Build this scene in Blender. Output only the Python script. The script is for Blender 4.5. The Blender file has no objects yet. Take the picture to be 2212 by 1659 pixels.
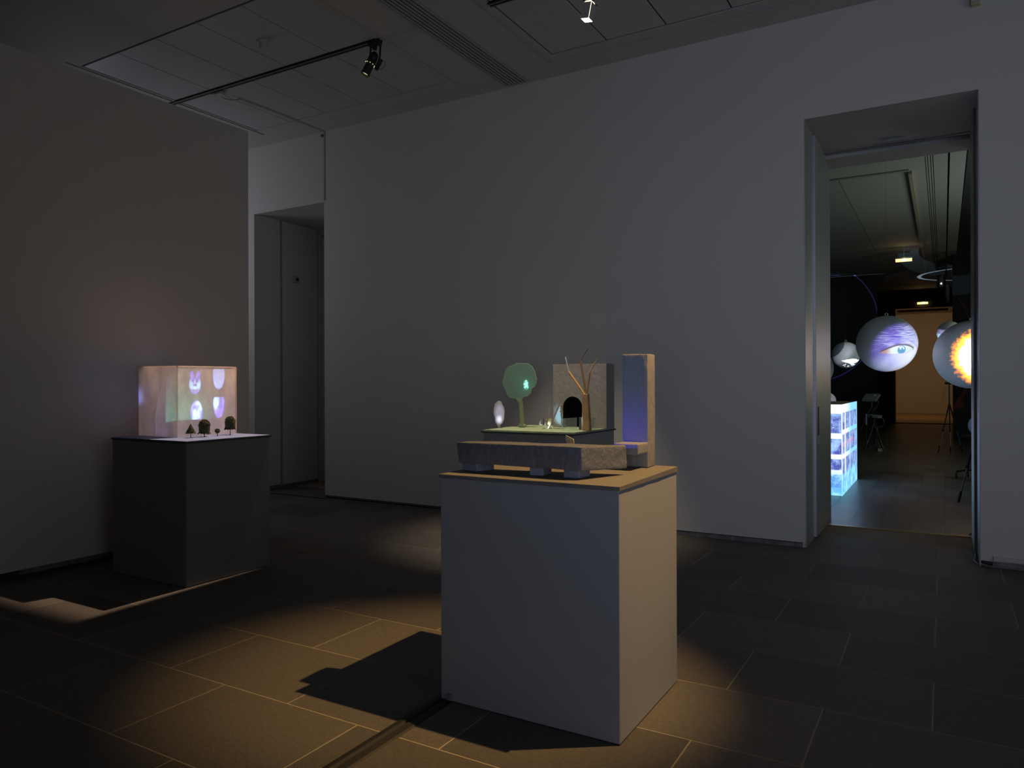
import bpy, bmesh, math, random
from mathutils import Vector, Matrix, noise

random.seed(7)
S = bpy.context.scene
COL = S.collection
PI = math.pi

# ------------------------------------------------------------------ camera
cam_data = bpy.data.cameras.new('camera')
cam = bpy.data.objects.new('camera', cam_data)
COL.objects.link(cam)
R_ = Vector((0.86340, 0.50451, -0.0035)).normalized()
F_ = Vector((-0.50450, 0.86341, 0.00141)).normalized()
U_ = R_.cross(F_).normalized()
R_ = F_.cross(U_).normalized()
cam.matrix_world = Matrix(((R_.x, U_.x, -F_.x, 0.0), (R_.y, U_.y, -F_.y, 0.0),
                           (R_.z, U_.z, -F_.z, 1.45), (0, 0, 0, 1)))
cam_data.sensor_width = 36.0
cam_data.lens = 1595.55 * 36.0 / 2212.0
cam_data.shift_y = -0.00143
cam_data.clip_start = 0.05
S.camera = cam

# ------------------------------------------------------------------ world, exposure
w = bpy.data.worlds.new('world')
S.world = w
w.use_nodes = True
w.node_tree.nodes['Background'].inputs[0].default_value = (0.5, 0.6, 0.8, 1)
w.node_tree.nodes['Background'].inputs[1].default_value = 0.0
S.view_settings.view_transform = 'Standard'
S.view_settings.look = 'None'
S.view_settings.gamma = 1.0
S.view_settings.use_curve_mapping = False
S.view_settings.exposure = 0.0
S.cycles.use_denoising = True
S.cycles.sample_clamp_indirect = 3.0
S.cycles.max_bounces = 8
S.cycles.diffuse_bounces = 4
S.cycles.transparent_max_bounces = 12
S.cycles.caustics_reflective = False
S.cycles.caustics_refractive = False


def aim(o, target):
    d = Vector(target) - o.location
    o.rotation_euler = d.to_track_quat('-Z', 'Y').to_euler()


def area(name, loc, target, sx, sy, energy, color):
    L = bpy.data.lights.new(name, 'AREA')
    L.shape = 'RECTANGLE'; L.size = sx; L.size_y = sy
    L.energy = energy; L.color = color
    o = bpy.data.objects.new(name, L); COL.objects.link(o)
    o.location = loc; aim(o, target)
    return o


def spot(name, loc, target, angle, energy, color, radius=0.02, blend=0.5):
    L = bpy.data.lights.new(name, 'SPOT')
    L.spot_size = math.radians(angle); L.spot_blend = blend
    L.energy = energy; L.color = color; L.shadow_soft_size = radius
    o = bpy.data.objects.new(name, L); COL.objects.link(o)
    o.location = loc; aim(o, target)
    return o


WARM = (1.0, 0.61, 0.23)
# track spotlights of the room (their beams)
spot('gallery_spot_beam_front', (0.1, 3.62, 4.4), (-1.80, 3.12, 0.5), 32, 850, WARM, 0.022, 0.75)
spot('gallery_spot_beam_back', (-2.75, 5.1, 4.56), (-3.15, 5.85, 1.1), 40, 460, (1.0, 0.80, 0.58), 0.02, 1.0)
# added fill lights, right and rear, unseen; then light from behind the partition
l_ = area('added_right_fill_light', (6.0, 1.0, 1.9), (-2.0, 6.9, 3.6), 7.0, 3.4, 26, (0.80, 0.84, 0.92))
l_.data.spread = math.radians(110)
l_ = area('added_rear_fill_light', (1.6, -3.6, 2.0), (-1.0, 6.9, 2.2), 2.2, 2.6, 9.0, (0.58, 0.70, 1.0))
l_.data.spread = math.radians(55)
area('gallery_behind_partition_light', (-9.5, 5.3, 3.1), (-7.6, 6.9, 3.3), 1.2, 2.0, 13.5, (0.74, 0.75, 0.87))
# light of the far room, then an added fill light in the next room
area('far_gallery_light', (-1.2, 34.0, 4.3), (-0.8, 36.5, 1.5), 3.0, 2.0, 60, (1.0, 0.62, 0.30))
area('next_gallery_fill_light', (3.2, 13.0, 2.2), (-1.2, 14.0, 4.6), 2.0, 2.0, 48, (0.80, 0.92, 0.78))  # added unseen fill light for the ceiling and walls of this room


# ------------------------------------------------------------------ node helpers
class NT:
    def __init__(s, nt):
        s.nt = nt

    def node(s, t, **kw):
        n = s.nt.nodes.new(t)
        for k, v in kw.items():
            setattr(n, k, v)
        return n

    def link(s, a, b):
        s.nt.links.new(a, b)

    def m(s, op, a, b=None, c=None, clamp=False):
        n = s.node('ShaderNodeMath', operation=op)
        n.use_clamp = clamp
        for i, v in enumerate((a, b, c)):
            if v is None:
                continue
            if isinstance(v, (int, float)):
                n.inputs[i].default_value = v
            else:
                s.link(v, n.inputs[i])
        return n.outputs[0]

    def smooth(s, v, lo, hi):            # 0 below lo, 1 above hi (or reversed)
        n = s.node('ShaderNodeMapRange', interpolation_type='SMOOTHSTEP')
        s.link(v, n.inputs[0])
        n.inputs[1].default_value = min(lo, hi); n.inputs[2].default_value = max(lo, hi)
        n.inputs[3].default_value = 0.0 if lo < hi else 1.0
        n.inputs[4].default_value = 1.0 if lo < hi else 0.0
        return n.outputs[0]

    def mix(s, f, a, b):
        n = s.node('ShaderNodeMix', data_type='RGBA')
        if isinstance(f, (int, float)):
            n.inputs[0].default_value = f
        else:
            s.link(f, n.inputs[0])
        for i, v in ((6, a), (7, b)):
            if isinstance(v, tuple):
                n.inputs[i].default_value = (v[0], v[1], v[2], 1)
            else:
                s.link(v, n.inputs[i])
        return n.outputs[2]

    def noise(s, vec, scale, detail=3, rough=0.5):
        n = s.node('ShaderNodeTexNoise')
        n.inputs['Scale'].default_value = scale
        n.inputs['Detail'].default_value = detail
        n.inputs['Roughness'].default_value = rough
        if vec is not None:
            s.link(vec, n.inputs['Vector'])
        return n.outputs[0]

    def comb(s, x, y, z=0.0):
        n = s.node('ShaderNodeCombineXYZ')
        for i, v in enumerate((x, y, z)):
            if isinstance(v, (int, float)):
                n.inputs[i].default_value = v
            else:
                s.link(v, n.inputs[i])
        return n.outputs[0]

    def blob(s, u, v, cu, cv, ru, rv, soft=0.25):   # soft-edged ellipse mask
        du = s.m('DIVIDE', s.m('SUBTRACT', u, cu), ru)
        dv = s.m('DIVIDE', s.m('SUBTRACT', v, cv), rv)
        r = s.m('SQRT', s.m('ADD', s.m('MULTIPLY', du, du), s.m('MULTIPLY', dv, dv)))
        return s.smooth(r, 1.0 + soft * .5, 1.0 - soft * .5)


def gobo(name, loc, target, angle, energy, build, radius=0.0):
    """A projector: a spotlight whose slide is drawn by nodes (u right, v up, tangent units)."""
    o = spot(name, loc, target, angle, energy, (1, 1, 1), radius, 0.0)
    o.rotation_euler = o.rotation_euler
    L = o.data
    L.use_nodes = True
    t = NT(L.node_tree)
    em = L.node_tree.nodes['Emission']
    tc = t.node('ShaderNodeTexCoord')
    sp = t.node('ShaderNodeSeparateXYZ')
    t.link(tc.outputs['Normal'], sp.inputs[0])
    nz = t.m('MULTIPLY', sp.outputs[2], -1.0)
    u = t.m('DIVIDE', sp.outputs[0], nz)
    v = t.m('DIVIDE', sp.outputs[1], nz)
    rot = o.rotation_euler.to_matrix()

    def uv(P):
        q = rot.transposed() @ (Vector(P) - Vector(loc))
        return q.x / -q.z, q.y / -q.z
    col = build(t, u, v, uv)
    t.link(col, em.inputs['Color'])
    em.inputs['Strength'].default_value = 1.0
    return o


# ------------------------------------------------------------------ materials
MATS = {}


def mat(name, color, rough=0.6, metal=0.0, spec=0.5, noise_scale=None, noise_amt=0.15,
        bump=0.0, bump_scale=60, stretch=None, rnd=0.0, emit=None, emit_str=0.0):
    if name in MATS:
        return MATS[name]
    m = bpy.data.materials.new(name)
    m.use_nodes = True
    t = NT(m.node_tree)
    b = m.node_tree.nodes['Principled BSDF']
    b.inputs['Roughness'].default_value = rough
    b.inputs['Metallic'].default_value = metal
    b.inputs['Specular IOR Level'].default_value = spec
    b.inputs['Base Color'].default_value = (*color, 1)
    tc = t.node('ShaderNodeTexCoord')
    vec = tc.outputs['Object']
    if stretch:
        mp = t.node('ShaderNodeMapping')
        mp.inputs['Scale'].default_value = stretch
        t.link(vec, mp.inputs[0]); vec = mp.outputs[0]
    if noise_scale:
        n = t.noise(vec, noise_scale, 5, 0.6)
        f = t.m('ADD', t.m('MULTIPLY', n, 2 * noise_amt), 1 - noise_amt)
        if rnd:
            oi = t.node('ShaderNodeObjectInfo')
            f = t.m('MULTIPLY', f, t.m('ADD', t.m('MULTIPLY', oi.outputs['Random'], 2 * rnd), 1 - rnd))
        vm = t.node('ShaderNodeVectorMath', operation='SCALE')
        vm.inputs[0].default_value = color
        t.link(f, vm.inputs['Scale'])
        t.link(vm.outputs[0], b.inputs['Base Color'])
    if bump:
        n2 = t.noise(vec, bump_scale, 6, 0.65)
        bp = t.node('ShaderNodeBump')
        bp.inputs['Strength'].default_value = bump
        bp.inputs['Distance'].default_value = 0.01
        t.link(n2, bp.inputs['Height'])
        t.link(bp.outputs[0], b.inputs['Normal'])
    if emit:
        b.inputs['Emission Color'].default_value = (*emit, 1)
        b.inputs['Emission Strength'].default_value = emit_str
    MATS[name] = m
    return m


M_wall = mat('wall_paint', (0.62, 0.60, 0.57), 0.7, noise_scale=1.4, noise_amt=0.03, bump=0.05, bump_scale=120)
M_wall2 = mat('partition_paint', (0.60, 0.575, 0.54), 0.7, noise_scale=1.1, noise_amt=0.03, bump=0.05, bump_scale=120)
M_ceil = mat('ceiling_paint', (0.52, 0.52, 0.50), 0.75)
M_panel = mat('ceiling_panel_metal', (0.50, 0.52, 0.51), 0.5, noise_scale=2, noise_amt=0.03)
M_slot = mat('shadow_slot', (0.02, 0.02, 0.02), 0.8)
M_tile = mat('slate_tile', (0.148, 0.132, 0.116), 0.55, spec=0.4, noise_scale=42, noise_amt=0.42, bump=0.9, bump_scale=150, rnd=0.2)
M_grout = mat('grout', (0.36, 0.30, 0.22), 0.9)
M_marble = mat('marble_skirting', (0.17, 0.17, 0.165), 0.4, noise_scale=22, noise_amt=0.95, stretch=(1, 1, .6))
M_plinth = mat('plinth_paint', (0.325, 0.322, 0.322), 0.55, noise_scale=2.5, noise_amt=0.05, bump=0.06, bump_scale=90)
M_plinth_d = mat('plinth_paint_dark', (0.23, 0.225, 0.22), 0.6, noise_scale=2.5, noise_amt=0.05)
M_slab = mat('plaster_slab', (0.185, 0.168, 0.150), 0.55, noise_scale=14, noise_amt=0.22, bump=0.6, bump_scale=30, stretch=(1, 3, 1))
M_conc = mat('troweled_concrete', (0.140, 0.145, 0.165), 0.42, spec=0.6, noise_scale=16, noise_amt=0.12, bump=1.0, bump_scale=24, stretch=(1.3, 1.3, 1.0))
M_conc_v = mat('brushed_concrete', (0.275, 0.262, 0.255), 0.45, spec=0.5, noise_scale=7, noise_amt=0.09, bump=0.9, bump_scale=22, stretch=(2, 2, 0.8))
M_leg = mat('grey_block', (0.27, 0.29, 0.34), 0.55, noise_scale=20, noise_amt=0.1)
M_slab_l = mat('pale_sheet', (0.18, 0.24, 0.45), 0.6, noise_scale=8, noise_amt=0.08)
M_moss = mat('green_sheet', (0.36, 0.46, 0.27), 0.7, noise_scale=6, noise_amt=0.12, bump=0.3, bump_scale=90)
M_darkedge = mat('dark_edge', (0.03, 0.04, 0.045), 0.5)
M_black = mat('black_metal', (0.012, 0.012, 0.013), 0.45)
M_blackroom = mat('black_wall_paint', (0.028, 0.029, 0.032), 0.8)
M_hole = mat('dark_hollow', (0.006, 0.006, 0.008), 0.95, spec=0.1)
M_wood = mat('pale_wood', (0.62, 0.36, 0.12), 0.5, noise_scale=30, noise_amt=0.2, stretch=(4, 4, 0.5))
M_wood_d = mat('bark_wood', (0.38, 0.23, 0.11), 0.6, noise_scale=24, noise_amt=0.35, bump=0.4, bump_scale=60, stretch=(3, 3, 0.7))
M_wood_m = mat('brown_wood', (0.26, 0.15, 0.075), 0.5, noise_scale=30, noise_amt=0.25, stretch=(4, 4, 0.5))
M_white = mat('white_plastic', (0.55, 0.53, 0.48), 0.5)
M_grey = mat('grey_plastic', (0.30, 0.32, 0.38), 0.45)
M_alu = mat('aluminium', (0.45, 0.48, 0.52), 0.32, metal=0.85)
M_steel = mat('satin_steel_jamb', (0.50, 0.51, 0.53), 0.42, metal=0.7, noise_scale=4, noise_amt=0.05)
M_mirror = mat('mirror', (0.85, 0.88, 0.9), 0.06, metal=1.0)
M_shard = mat('painted_reflection_mirror', (0.60, 0.74, 0.80), 0.3, metal=0.15)  # mirror; the blue it reflects is put into its base colour
M_tan = mat('cream_card', (0.62, 0.54, 0.32), 0.6)
M_trim = mat('grey_trim', (0.42, 0.42, 0.42), 0.5)
M_brass = mat('brass_threshold', (0.42, 0.30, 0.13), 0.35, metal=0.9)
M_cable = mat('grey_cable', (0.20, 0.19, 0.18), 0.5)
M_cover = mat('black_cable_cover', (0.014, 0.012, 0.011), 0.6)
M_ball = mat('white_ball', (0.62, 0.64, 0.66), 0.6)
M_parq = mat('grey_parquet', (0.15, 0.135, 0.125), 0.36, spec=0.5, noise_scale=9, noise_amt=0.18, stretch=(6, 1, 1), rnd=0.22)
M_parqg = mat('parquet_joint', (0.07, 0.065, 0.06), 0.6)
M_leaf = mat('model_foliage', (0.050, 0.058, 0.018), 0.8, noise_scale=60, noise_amt=0.5)
M_twig = mat('model_trunk', (0.05, 0.035, 0.025), 0.8)
M_tanwall = mat('far_cream_wall', (0.55, 0.50, 0.42), 0.7)
M_lampglow = mat('warm_lamp_glow', (0.9, 0.7, 0.4), 0.5, emit=(1.0, 0.62, 0.18), emit_str=2.6)
M_lampcore = mat('warm_lamp_core', (1, 0.9, 0.7), 0.5, emit=(1.0, 0.75, 0.35), emit_str=16)
M_lensglow = mat('lit_lens', (1, 0.9, 0.8), 0.4, emit=(1.0, 0.86, 0.62), emit_str=22)
M_lensdim = mat('dim_lens', (0.8, 0.7, 0.5), 0.2, emit=(1.0, 0.75, 0.45), emit_str=0.5)
M_slotglow = mat('lit_slot', (1, 0.9, 0.8), 0.4, emit=(1.0, 0.80, 0.50), emit_str=3.0)


def frosted(name, color, trans, diff, transl, rough=0.5, tex=0.25):
    m = bpy.data.materials.new(name); m.use_nodes = True
    nt = m.node_tree; t = NT(nt)
    nt.nodes.remove(nt.nodes['Principled BSDF'])
    out = nt.nodes['Material Output']
    d = t.node('ShaderNodeBsdfDiffuse'); tl = t.node('ShaderNodeBsdfTranslucent'); tp = t.node('ShaderNodeBsdfTransparent')
    tc = t.node('ShaderNodeTexCoord')
    mp = t.node('ShaderNodeMapping'); mp.inputs['Scale'].default_value = (1, 1, .5)
    mp.inputs['Rotation'].default_value = (0.4, 0.3, 0)
    t.link(tc.outputs['Object'], mp.inputs[0])
    n = t.noise(mp.outputs[0], 9, 7, 0.7)
    f = t.m('ADD', t.m('MULTIPLY', n, 2 * tex), 1 - tex)
    vm = t.node('ShaderNodeVectorMath', operation='SCALE'); vm.inputs[0].default_value = color
    t.link(f, vm.inputs['Scale'])
    t.link(vm.outputs[0], d.inputs[0]); t.link(vm.outputs[0], tl.inputs[0])
    tp.inputs[0].default_value = (1, 1, 1, 1)
    m1 = t.node('ShaderNodeMixShader'); m1.inputs[0].default_value = transl / (diff + transl)
    t.link(d.outputs[0], m1.inputs[1]); t.link(tl.outputs[0], m1.inputs[2])
    m2 = t.node('ShaderNodeMixShader'); m2.inputs[0].default_value = trans
    t.link(m1.outputs[0], m2.inputs[1]); t.link(tp.outputs[0], m2.inputs[2])
    t.link(m2.outputs[0], out.inputs[0])
    return m


M_frost = frosted('frosted_acrylic', (0.95, 0.91, 0.86), 0.12, 0.42, 0.58, tex=0.42)
M_frostg = frosted('green_frosted_acrylic', (0.30, 0.50, 0.42), 0.25, 0.55, 0.45, tex=0.12)
M_frostw = frosted('pearly_acrylic', (0.80, 0.80, 0.82), 0.10, 0.7, 0.3, tex=0.15)
M_edge = frosted('polished_acrylic_edge', (1.0, 0.90, 0.84), 0.0, 0.4, 0.6, tex=0.02)


def clear(name, tint, alpha):
    m = bpy.data.materials.new(name); m.use_nodes = True
    nt = m.node_tree; t = NT(nt); nt.nodes.remove(nt.nodes['Principled BSDF'])
    g = t.node('ShaderNodeBsdfGlossy'); g.inputs[0].default_value = (0.9, 0.95, 1, 1); g.inputs[1].default_value = 0.08
    tp = t.node('ShaderNodeBsdfTransparent'); tp.inputs[0].default_value = (*tint, 1)
    mx = t.node('ShaderNodeMixShader'); mx.inputs[0].default_value = alpha
    t.link(tp.outputs[0], mx.inputs[1]); t.link(g.outputs[0], mx.inputs[2])
    df = t.node('ShaderNodeBsdfDiffuse'); df.inputs[0].default_value = (0.8, 0.85, 0.85, 1)  # diffuse share stands in for bright reflections on the sheets
    m3 = t.node('ShaderNodeMixShader'); m3.inputs[0].default_value = 0.10
    t.link(mx.outputs[0], m3.inputs[1]); t.link(df.outputs[0], m3.inputs[2])
    t.link(m3.outputs[0], nt.nodes['Material Output'].inputs[0])
    return m


M_clear = clear('clear_acrylic', (0.90, 0.95, 0.93), 0.14)


# ------------------------------------------------------------------ mesh helpers
class MB:
    def __init__(s):
        s.b = bmesh.new()

    def box(s, x0, x1, y0, y1, z0, z1, mtx=None):
        vs = [Vector((x, y, z)) for x in (x0, x1) for y in (y0, y1) for z in (z0, z1)]
        return s.hexa(vs, mtx)

    def hexa(s, vs, mtx=None):        # order: x0y0z0, x0y0z1, x0y1z0, x0y1z1, x1...
        if mtx is not None:
            vs = [mtx @ Vector(v) for v in vs]
        v = [s.b.verts.new(q) for q in vs]
        for f in ((0, 1, 3, 2), (4, 6, 7, 5), (0, 4, 5, 1), (2, 3, 7, 6), (0, 2, 6, 4), (1, 5, 7, 3)):
            s.b.faces.new([v[i] for i in f])
        return s

    def tube(s, pts, r, n=8, r2=None, cap=True):
        pts = [Vector(p) for p in pts]
        rings = []
        k = len(pts)
        for i, p in enumerate(pts):
            d = (pts[min(i + 1, k - 1)] - pts[max(i - 1, 0)]).normalized()
            a = Vector((0, 0, 1)) if abs(d.z) < .9 else Vector((1, 0, 0))
            e1 = d.cross(a).normalized(); e2 = d.cross(e1)
            rr = r if r2 is None else r + (r2 - r) * i / max(1, k - 1)
            rings.append([s.b.verts.new(p + (e1 * math.cos(2 * PI * j / n) + e2 * math.sin(2 * PI * j / n)) * rr) for j in range(n)])
        for i in range(k - 1):
            for j in range(n):
                s.b.faces.new((rings[i][j], rings[i][(j + 1) % n], rings[i + 1][(j + 1) % n], rings[i + 1][j]))
        if cap:
            s.b.faces.new(rings[0][::-1]); s.b.faces.new(rings[-1])
        return s

    def lathe(s, prof, n=24, mtx=None):    # (r, z) pairs
        rings = []
        for r, z in prof:
            r = max(r, 1e-5)
            ring = [Vector((r * math.cos(2 * PI * j / n), r * math.sin(2 * PI * j / n), z)) for j in range(n)]
            if mtx is not None:
                ring = [mtx @ q for q in ring]
            rings.append([s.b.verts.new(q) for q in ring])
        for i in range(len(rings) - 1):
            for j in range(n):
                s.b.faces.new((rings[i][j], rings[i][(j + 1) % n], rings[i + 1][(j + 1) % n], rings[i + 1][j]))
        s.b.faces.new(rings[0][::-1]); s.b.faces.new(rings[-1])
        return s

    def prism(s, outline, y0, y1):          # outline in (x, z), extruded along y
        a = [s.b.verts.new((x, y0, z)) for x, z in outline]
        c = [s.b.verts.new((x, y1, z)) for x, z in outline]
        n = len(a)
        s.b.faces.new(a); s.b.faces.new(c[::-1])
        for i in range(n):
            s.b.faces.new((a[i], c[i], c[(i + 1) % n], a[(i + 1) % n]))
        return s

    def torus(s, c, R, r, axis='y', n=18, m=6):
        c = Vector(c); rings = []
        for i in range(n):
            a = 2 * PI * i / n
            d = Vector((math.cos(a), 0, math.sin(a))) if axis == 'y' else Vector((math.cos(a), math.sin(a), 0))
            up = Vector((0, 1, 0)) if axis == 'y' else Vector((0, 0, 1))
            rings.append([s.b.verts.new(c + d * (R + r * math.cos(2 * PI * j / m)) + up * (r * math.sin(2 * PI * j / m))) for j in range(m)])
        for i in range(n):
            for j in range(m):
                s.b.faces.new((rings[i][j], rings[i][(j + 1) % m], rings[(i + 1) % n][(j + 1) % m], rings[(i + 1) % n][j]))
        return s

    def sphere(s, c, r, u=48, v=24, sc=(1, 1, 1)):
        mtx = Matrix.Translation(Vector(c)) @ Matrix.Diagonal((sc[0], sc[1], sc[2], 1))
        bmesh.ops.create_uvsphere(s.b, u_segments=u, v_segments=v, radius=r, matrix=mtx)
        return s

    def ico(s, c, r, sub=1, sc=(1, 1, 1)):
        mtx = Matrix.Translation(Vector(c)) @ Matrix.Diagonal((sc[0], sc[1], sc[2], 1))
        bmesh.ops.create_icosphere(s.b, subdivisions=sub, radius=r, matrix=mtx)
        return s

    def bevel(s, w, seg=1):
        bmesh.ops.bevel(s.b, geom=s.b.edges[:], offset=w, segments=seg, profile=0.6, affect='EDGES')
        return s

    def rough(s, cuts, amp, scale, seed=0.0):
        bmesh.ops.subdivide_edges(s.b, edges=s.b.edges[:], cuts=cuts, use_grid_fill=True)
        s.b.normal_update()
        for v in s.b.verts:
            n = noise.noise(v.co * scale + Vector((seed, seed, seed)))
            v.co += v.normal * (n * amp)
        return s

    def build(s, name, m, parent=None, smooth=False, origin=None):
        bmesh.ops.recalc_face_normals(s.b, faces=s.b.faces[:])
        me = bpy.data.meshes.new(name)
        org = Vector(origin) if origin is not None else None
        if org is not None:
            for v in s.b.verts:
                v.co -= org
        s.b.to_mesh(me); s.b.free()
        if smooth:
            for p in me.polygons:
                p.use_smooth = True
        if m is not None:
            me.materials.append(m)
        o = bpy.data.objects.new(name, me); COL.objects.link(o)
        if org is not None:
            o.location = org
        if parent is not None:
            setparent(o, parent)
        return o


def setparent(o, p):
    bpy.context.view_layer.update() if False else None
    base = Vector((0, 0, 0)); q = p
    while q is not None:
        base += q.location; q = q.parent
    o.parent = p
    o.location = o.location - base


def thing(name, label, cat, loc=(0, 0, 0), group=None):
    o = bpy.data.objects.new(name, None); COL.objects.link(o)
    o.location = loc; o.empty_display_size = 0.05
    o['label'] = label; o['category'] = cat
    if group:
        o['group'] = group
    return o


def tag(o, label, cat, group=None):
    o['label'] = label; o['category'] = cat
    if group:
        o['group'] = group
    return o


def struct(o):
    o['kind'] = 'structure'
    return o


def plate_boxes(mb, a0, a1, b0, b1, c0, c1, holes, axes):
    """Solid plate with rectangular holes, a and b in plane, c thickness."""
    As = sorted(v for v in {a0, a1, *[h[0] for h in holes], *[h[1] for h in holes]} if a0 <= v <= a1)
    Bs = sorted(v for v in {b0, b1, *[h[2] for h in holes], *[h[3] for h in holes]} if b0 <= v <= b1)
    for i in range(len(As) - 1):
        for j in range(len(Bs) - 1):
            ca, cb = (As[i] + As[i + 1]) / 2, (Bs[j] + Bs[j + 1]) / 2
            if any(h[0] < ca < h[1] and h[2] < cb < h[3] for h in holes):
                continue
            d = {axes[0]: (As[i], As[i + 1]), axes[1]: (Bs[j], Bs[j + 1]), axes[2]: (c0, c1)}
            mb.box(*d['x'], *d['y'], *d['z'])


# ------------------------------------------------------------------ room shell
YW = 6.882          # face of the long wall
HC = 4.651          # ceiling
XP = -5.94          # face of the free-standing partition
D1 = (-8.06, -6.771)        # left door opening
D2 = (-1.05, 0.247)         # right doorway
HD = 3.757

mb = MB()
plate_boxes(mb, -10.5, 5.5, 0.0, 5.2, YW + 0.02, YW + 1.2,
            [(D1[0], D1[1], -0.01, HD), (D2[0], D2[1], -0.01, HD)], 'xzy')
core = mb.build('wall_back', M_wall)
struct(core)
# plaster face of the wall hangs a little above the floor over a marble skirting
mb = MB()
plate_boxes(mb, -10.5, 5.5, 0.047, HC + 0.1, YW, YW + 0.02,
            [(D1[0], D1[1], -0.01, HD), (D2[0], D2[1], -0.01, HD)], 'xzy')
mb.build('plaster_face', M_wall, core)
# wall cracks/shims: marble pieces under it
k = 0
sk = struct(MB().box(-6.765, -1.075, YW + 0.008, YW + 0.019, 0.0, 0.012).build('baseboard_back', M_marble))
x = -6.765
while x < -1.1:
    ln = min(random.uniform(0.55, 0.8), -1.075 - x)
    MB().box(x, x + ln - 0.003, YW + 0.006, YW + 0.019, 0.0 if x > -3.9 else 0.027, 0.040).bevel(.001).build('marble_piece', M_marble, sk)
    MB().box(x, x + ln - 0.001, YW + 0.014, YW + 0.0195, 0.0, 0.047).build('gap_shade', M_slot, sk)  # dark strip stands for the shade in the gap around the marble
    x += ln
sk2 = struct(MB().box(0.30, 5.5, YW + 0.008, YW + 0.019, 0.0, 0.012).build('baseboard_back_right', M_marble))
x = 0.30
while x < 2.4:
    MB().box(x, x + 0.677, YW + 0.006, YW + 0.019, 0.0, 0.040).bevel(.001).build('marble_piece', M_marble, sk2)
    x += 0.68
# conduit strip low on the right of the doorway
tag(MB().box(0.33, 5.4, YW - 0.016, YW, 0.052, 0.085).bevel(.002).build('cable_trunking', M_white),
    'slim white cable trunking along the foot of the wall right of the doorway', 'trunking')

# partition (left), free-standing, its plaster also raised over a dark gap
part_w = struct(MB().box(-6.25, XP, -4.0, 5.0, 0.075, 3.955).build('wall_left', M_wall2))
MB().box(-6.22, XP - 0.03, -4.0, 4.97, 0.0, 0.075).build('footing', M_slot, part_w)
for y0, y1 in ((-0.6, 2.68), (2.9, 4.2), (4.35, 4.5)):
    MB().box(XP - 0.03, XP - 0.012, y0, y1, 0.035, 0.073).bevel(.001).build('marble_piece', M_marble, part_w)
# outer walls, out of view
struct(MB().box(-10.6, -10.5, -4.1, YW, 0, 5.2).build('wall_far_left', M_wall))
mb = MB()
plate_boxes(mb, -4.0, YW, 0.0, 5.2, 5.5, 5.6, [(-2.8, 4.8, 0.0, 3.757)], 'yzx')
struct(mb.build('wall_right', M_wall))
struct(MB().box(-10.6, 5.6, -4.1, -4.0, 0, 5.2).build('wall_front', M_wall))
# the opening in the right wall is added to let its fill light in

# ------------------------------------------------------------------ floor with slate slabs
floor = struct(MB().box(-10.5, 5.5, -4.0, YW + 1.2, -0.12, -0.0008).build('floor', M_grout))
TW, TH = 0.845, 0.573
tile_me = None
for row in range(-2, 9):
    y0 = 2.955 + TH * (row - 1)
    if y0 > YW + 1.15:
        continue
    off = -0.046 if row % 2 == 0 else -0.4685
    y1 = min(y0 + TH, YW + 1.18)
    x0 = off - TW * 12
    while x0 < 3.9:
        a0, a1 = x0, x0 + TW
        x0 += TW
        if a0 < -9.6 or (y0 < 0.6):
            continue
        c = Vector(((a0 + a1) / 2, (y0 + y1) / 2, 0))
        full = abs(y1 - y0 - TH) < 1e-6
        if full and tile_me is not None:
            o = bpy.data.objects.new('tile', tile_me); COL.objects.link(o); o.location = c
            setparent(o, floor)
        else:
            hx, hy = TW / 2 - 0.0026, (y1 - y0) / 2 - 0.0026
            o = MB().box(c.x - hx, c.x + hx, c.y - hy, c.y + hy, -0.02, 0.0).bevel(0.0015).build('tile', M_tile, floor, origin=c)
            if full:
                tile_me = o.data
# nearer rows that the picture cannot show: one plain sheet
MB().box(-10.4, 5.4, -3.99, 0.65, -0.02, 0.0).build('floor_rest', M_tile, floor)
# brass threshold
struct(MB().box(D2[0] + .0, D2[1], 8.075, 8.125, -0.01, 0.010).bevel(.003).build('trim_1', M_brass))

# ------------------------------------------------------------------ ceiling
F1 = (-7.47, -4.535, 4.215, 6.425)
F2 = (-3.29, 3.05, 1.5, 6.425)
G1 = (-4.085, -3.78, 1.9, 6.845)
mb = MB()
plate_boxes(mb, -10.5, 5.5, -4.0, YW, HC, HC + 0.02,
            [F1, F2, G1, (-7.525, -7.49, 4.09, 5.27), (-7.525, -7.49, 5.33, 6.58)], 'xyz')
ceil = struct(mb.build('ceiling', M_ceil))
MB().box(-10.5, 5.5, -4.0, YW, HC + 0.10, HC + 0.12).build('ceiling_void', M_slot, ceil)


def panels(x0, y0, y1, n, wd, gap):
    me = None
    for i in range(n):
        c = Vector((x0 + wd * (i + .5), (y0 + y1) / 2, HC + 0.01))
        if me is None:
            o = MB().box(c.x - wd / 2 + gap, c.x + wd / 2 - gap, y0 + .006, y1 - .006, HC + 0.002, HC + 0.018).bevel(.001).build('ceiling_panel', M_panel, ceil, origin=c)
            me = o.data
        else:
            o = bpy.data.objects.new('ceiling_panel', me); COL.objects.link(o); o.location = c
            setparent(o, ceil)


panels(-7.455, 4.235, 5.275, 5, 0.584, 0.005)
panels(-7.455, 5.335, 6.42, 5, 0.584, 0.0045)
panels(-3.28, 3.1, 5.255, 11, 0.5755, 0.007)
panels(-3.28, 5.315, 6.40, 11, 0.5755, 0.007)
panels(-3.28, 1.51, 3.09, 11, 0.5755, 0.007)
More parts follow.
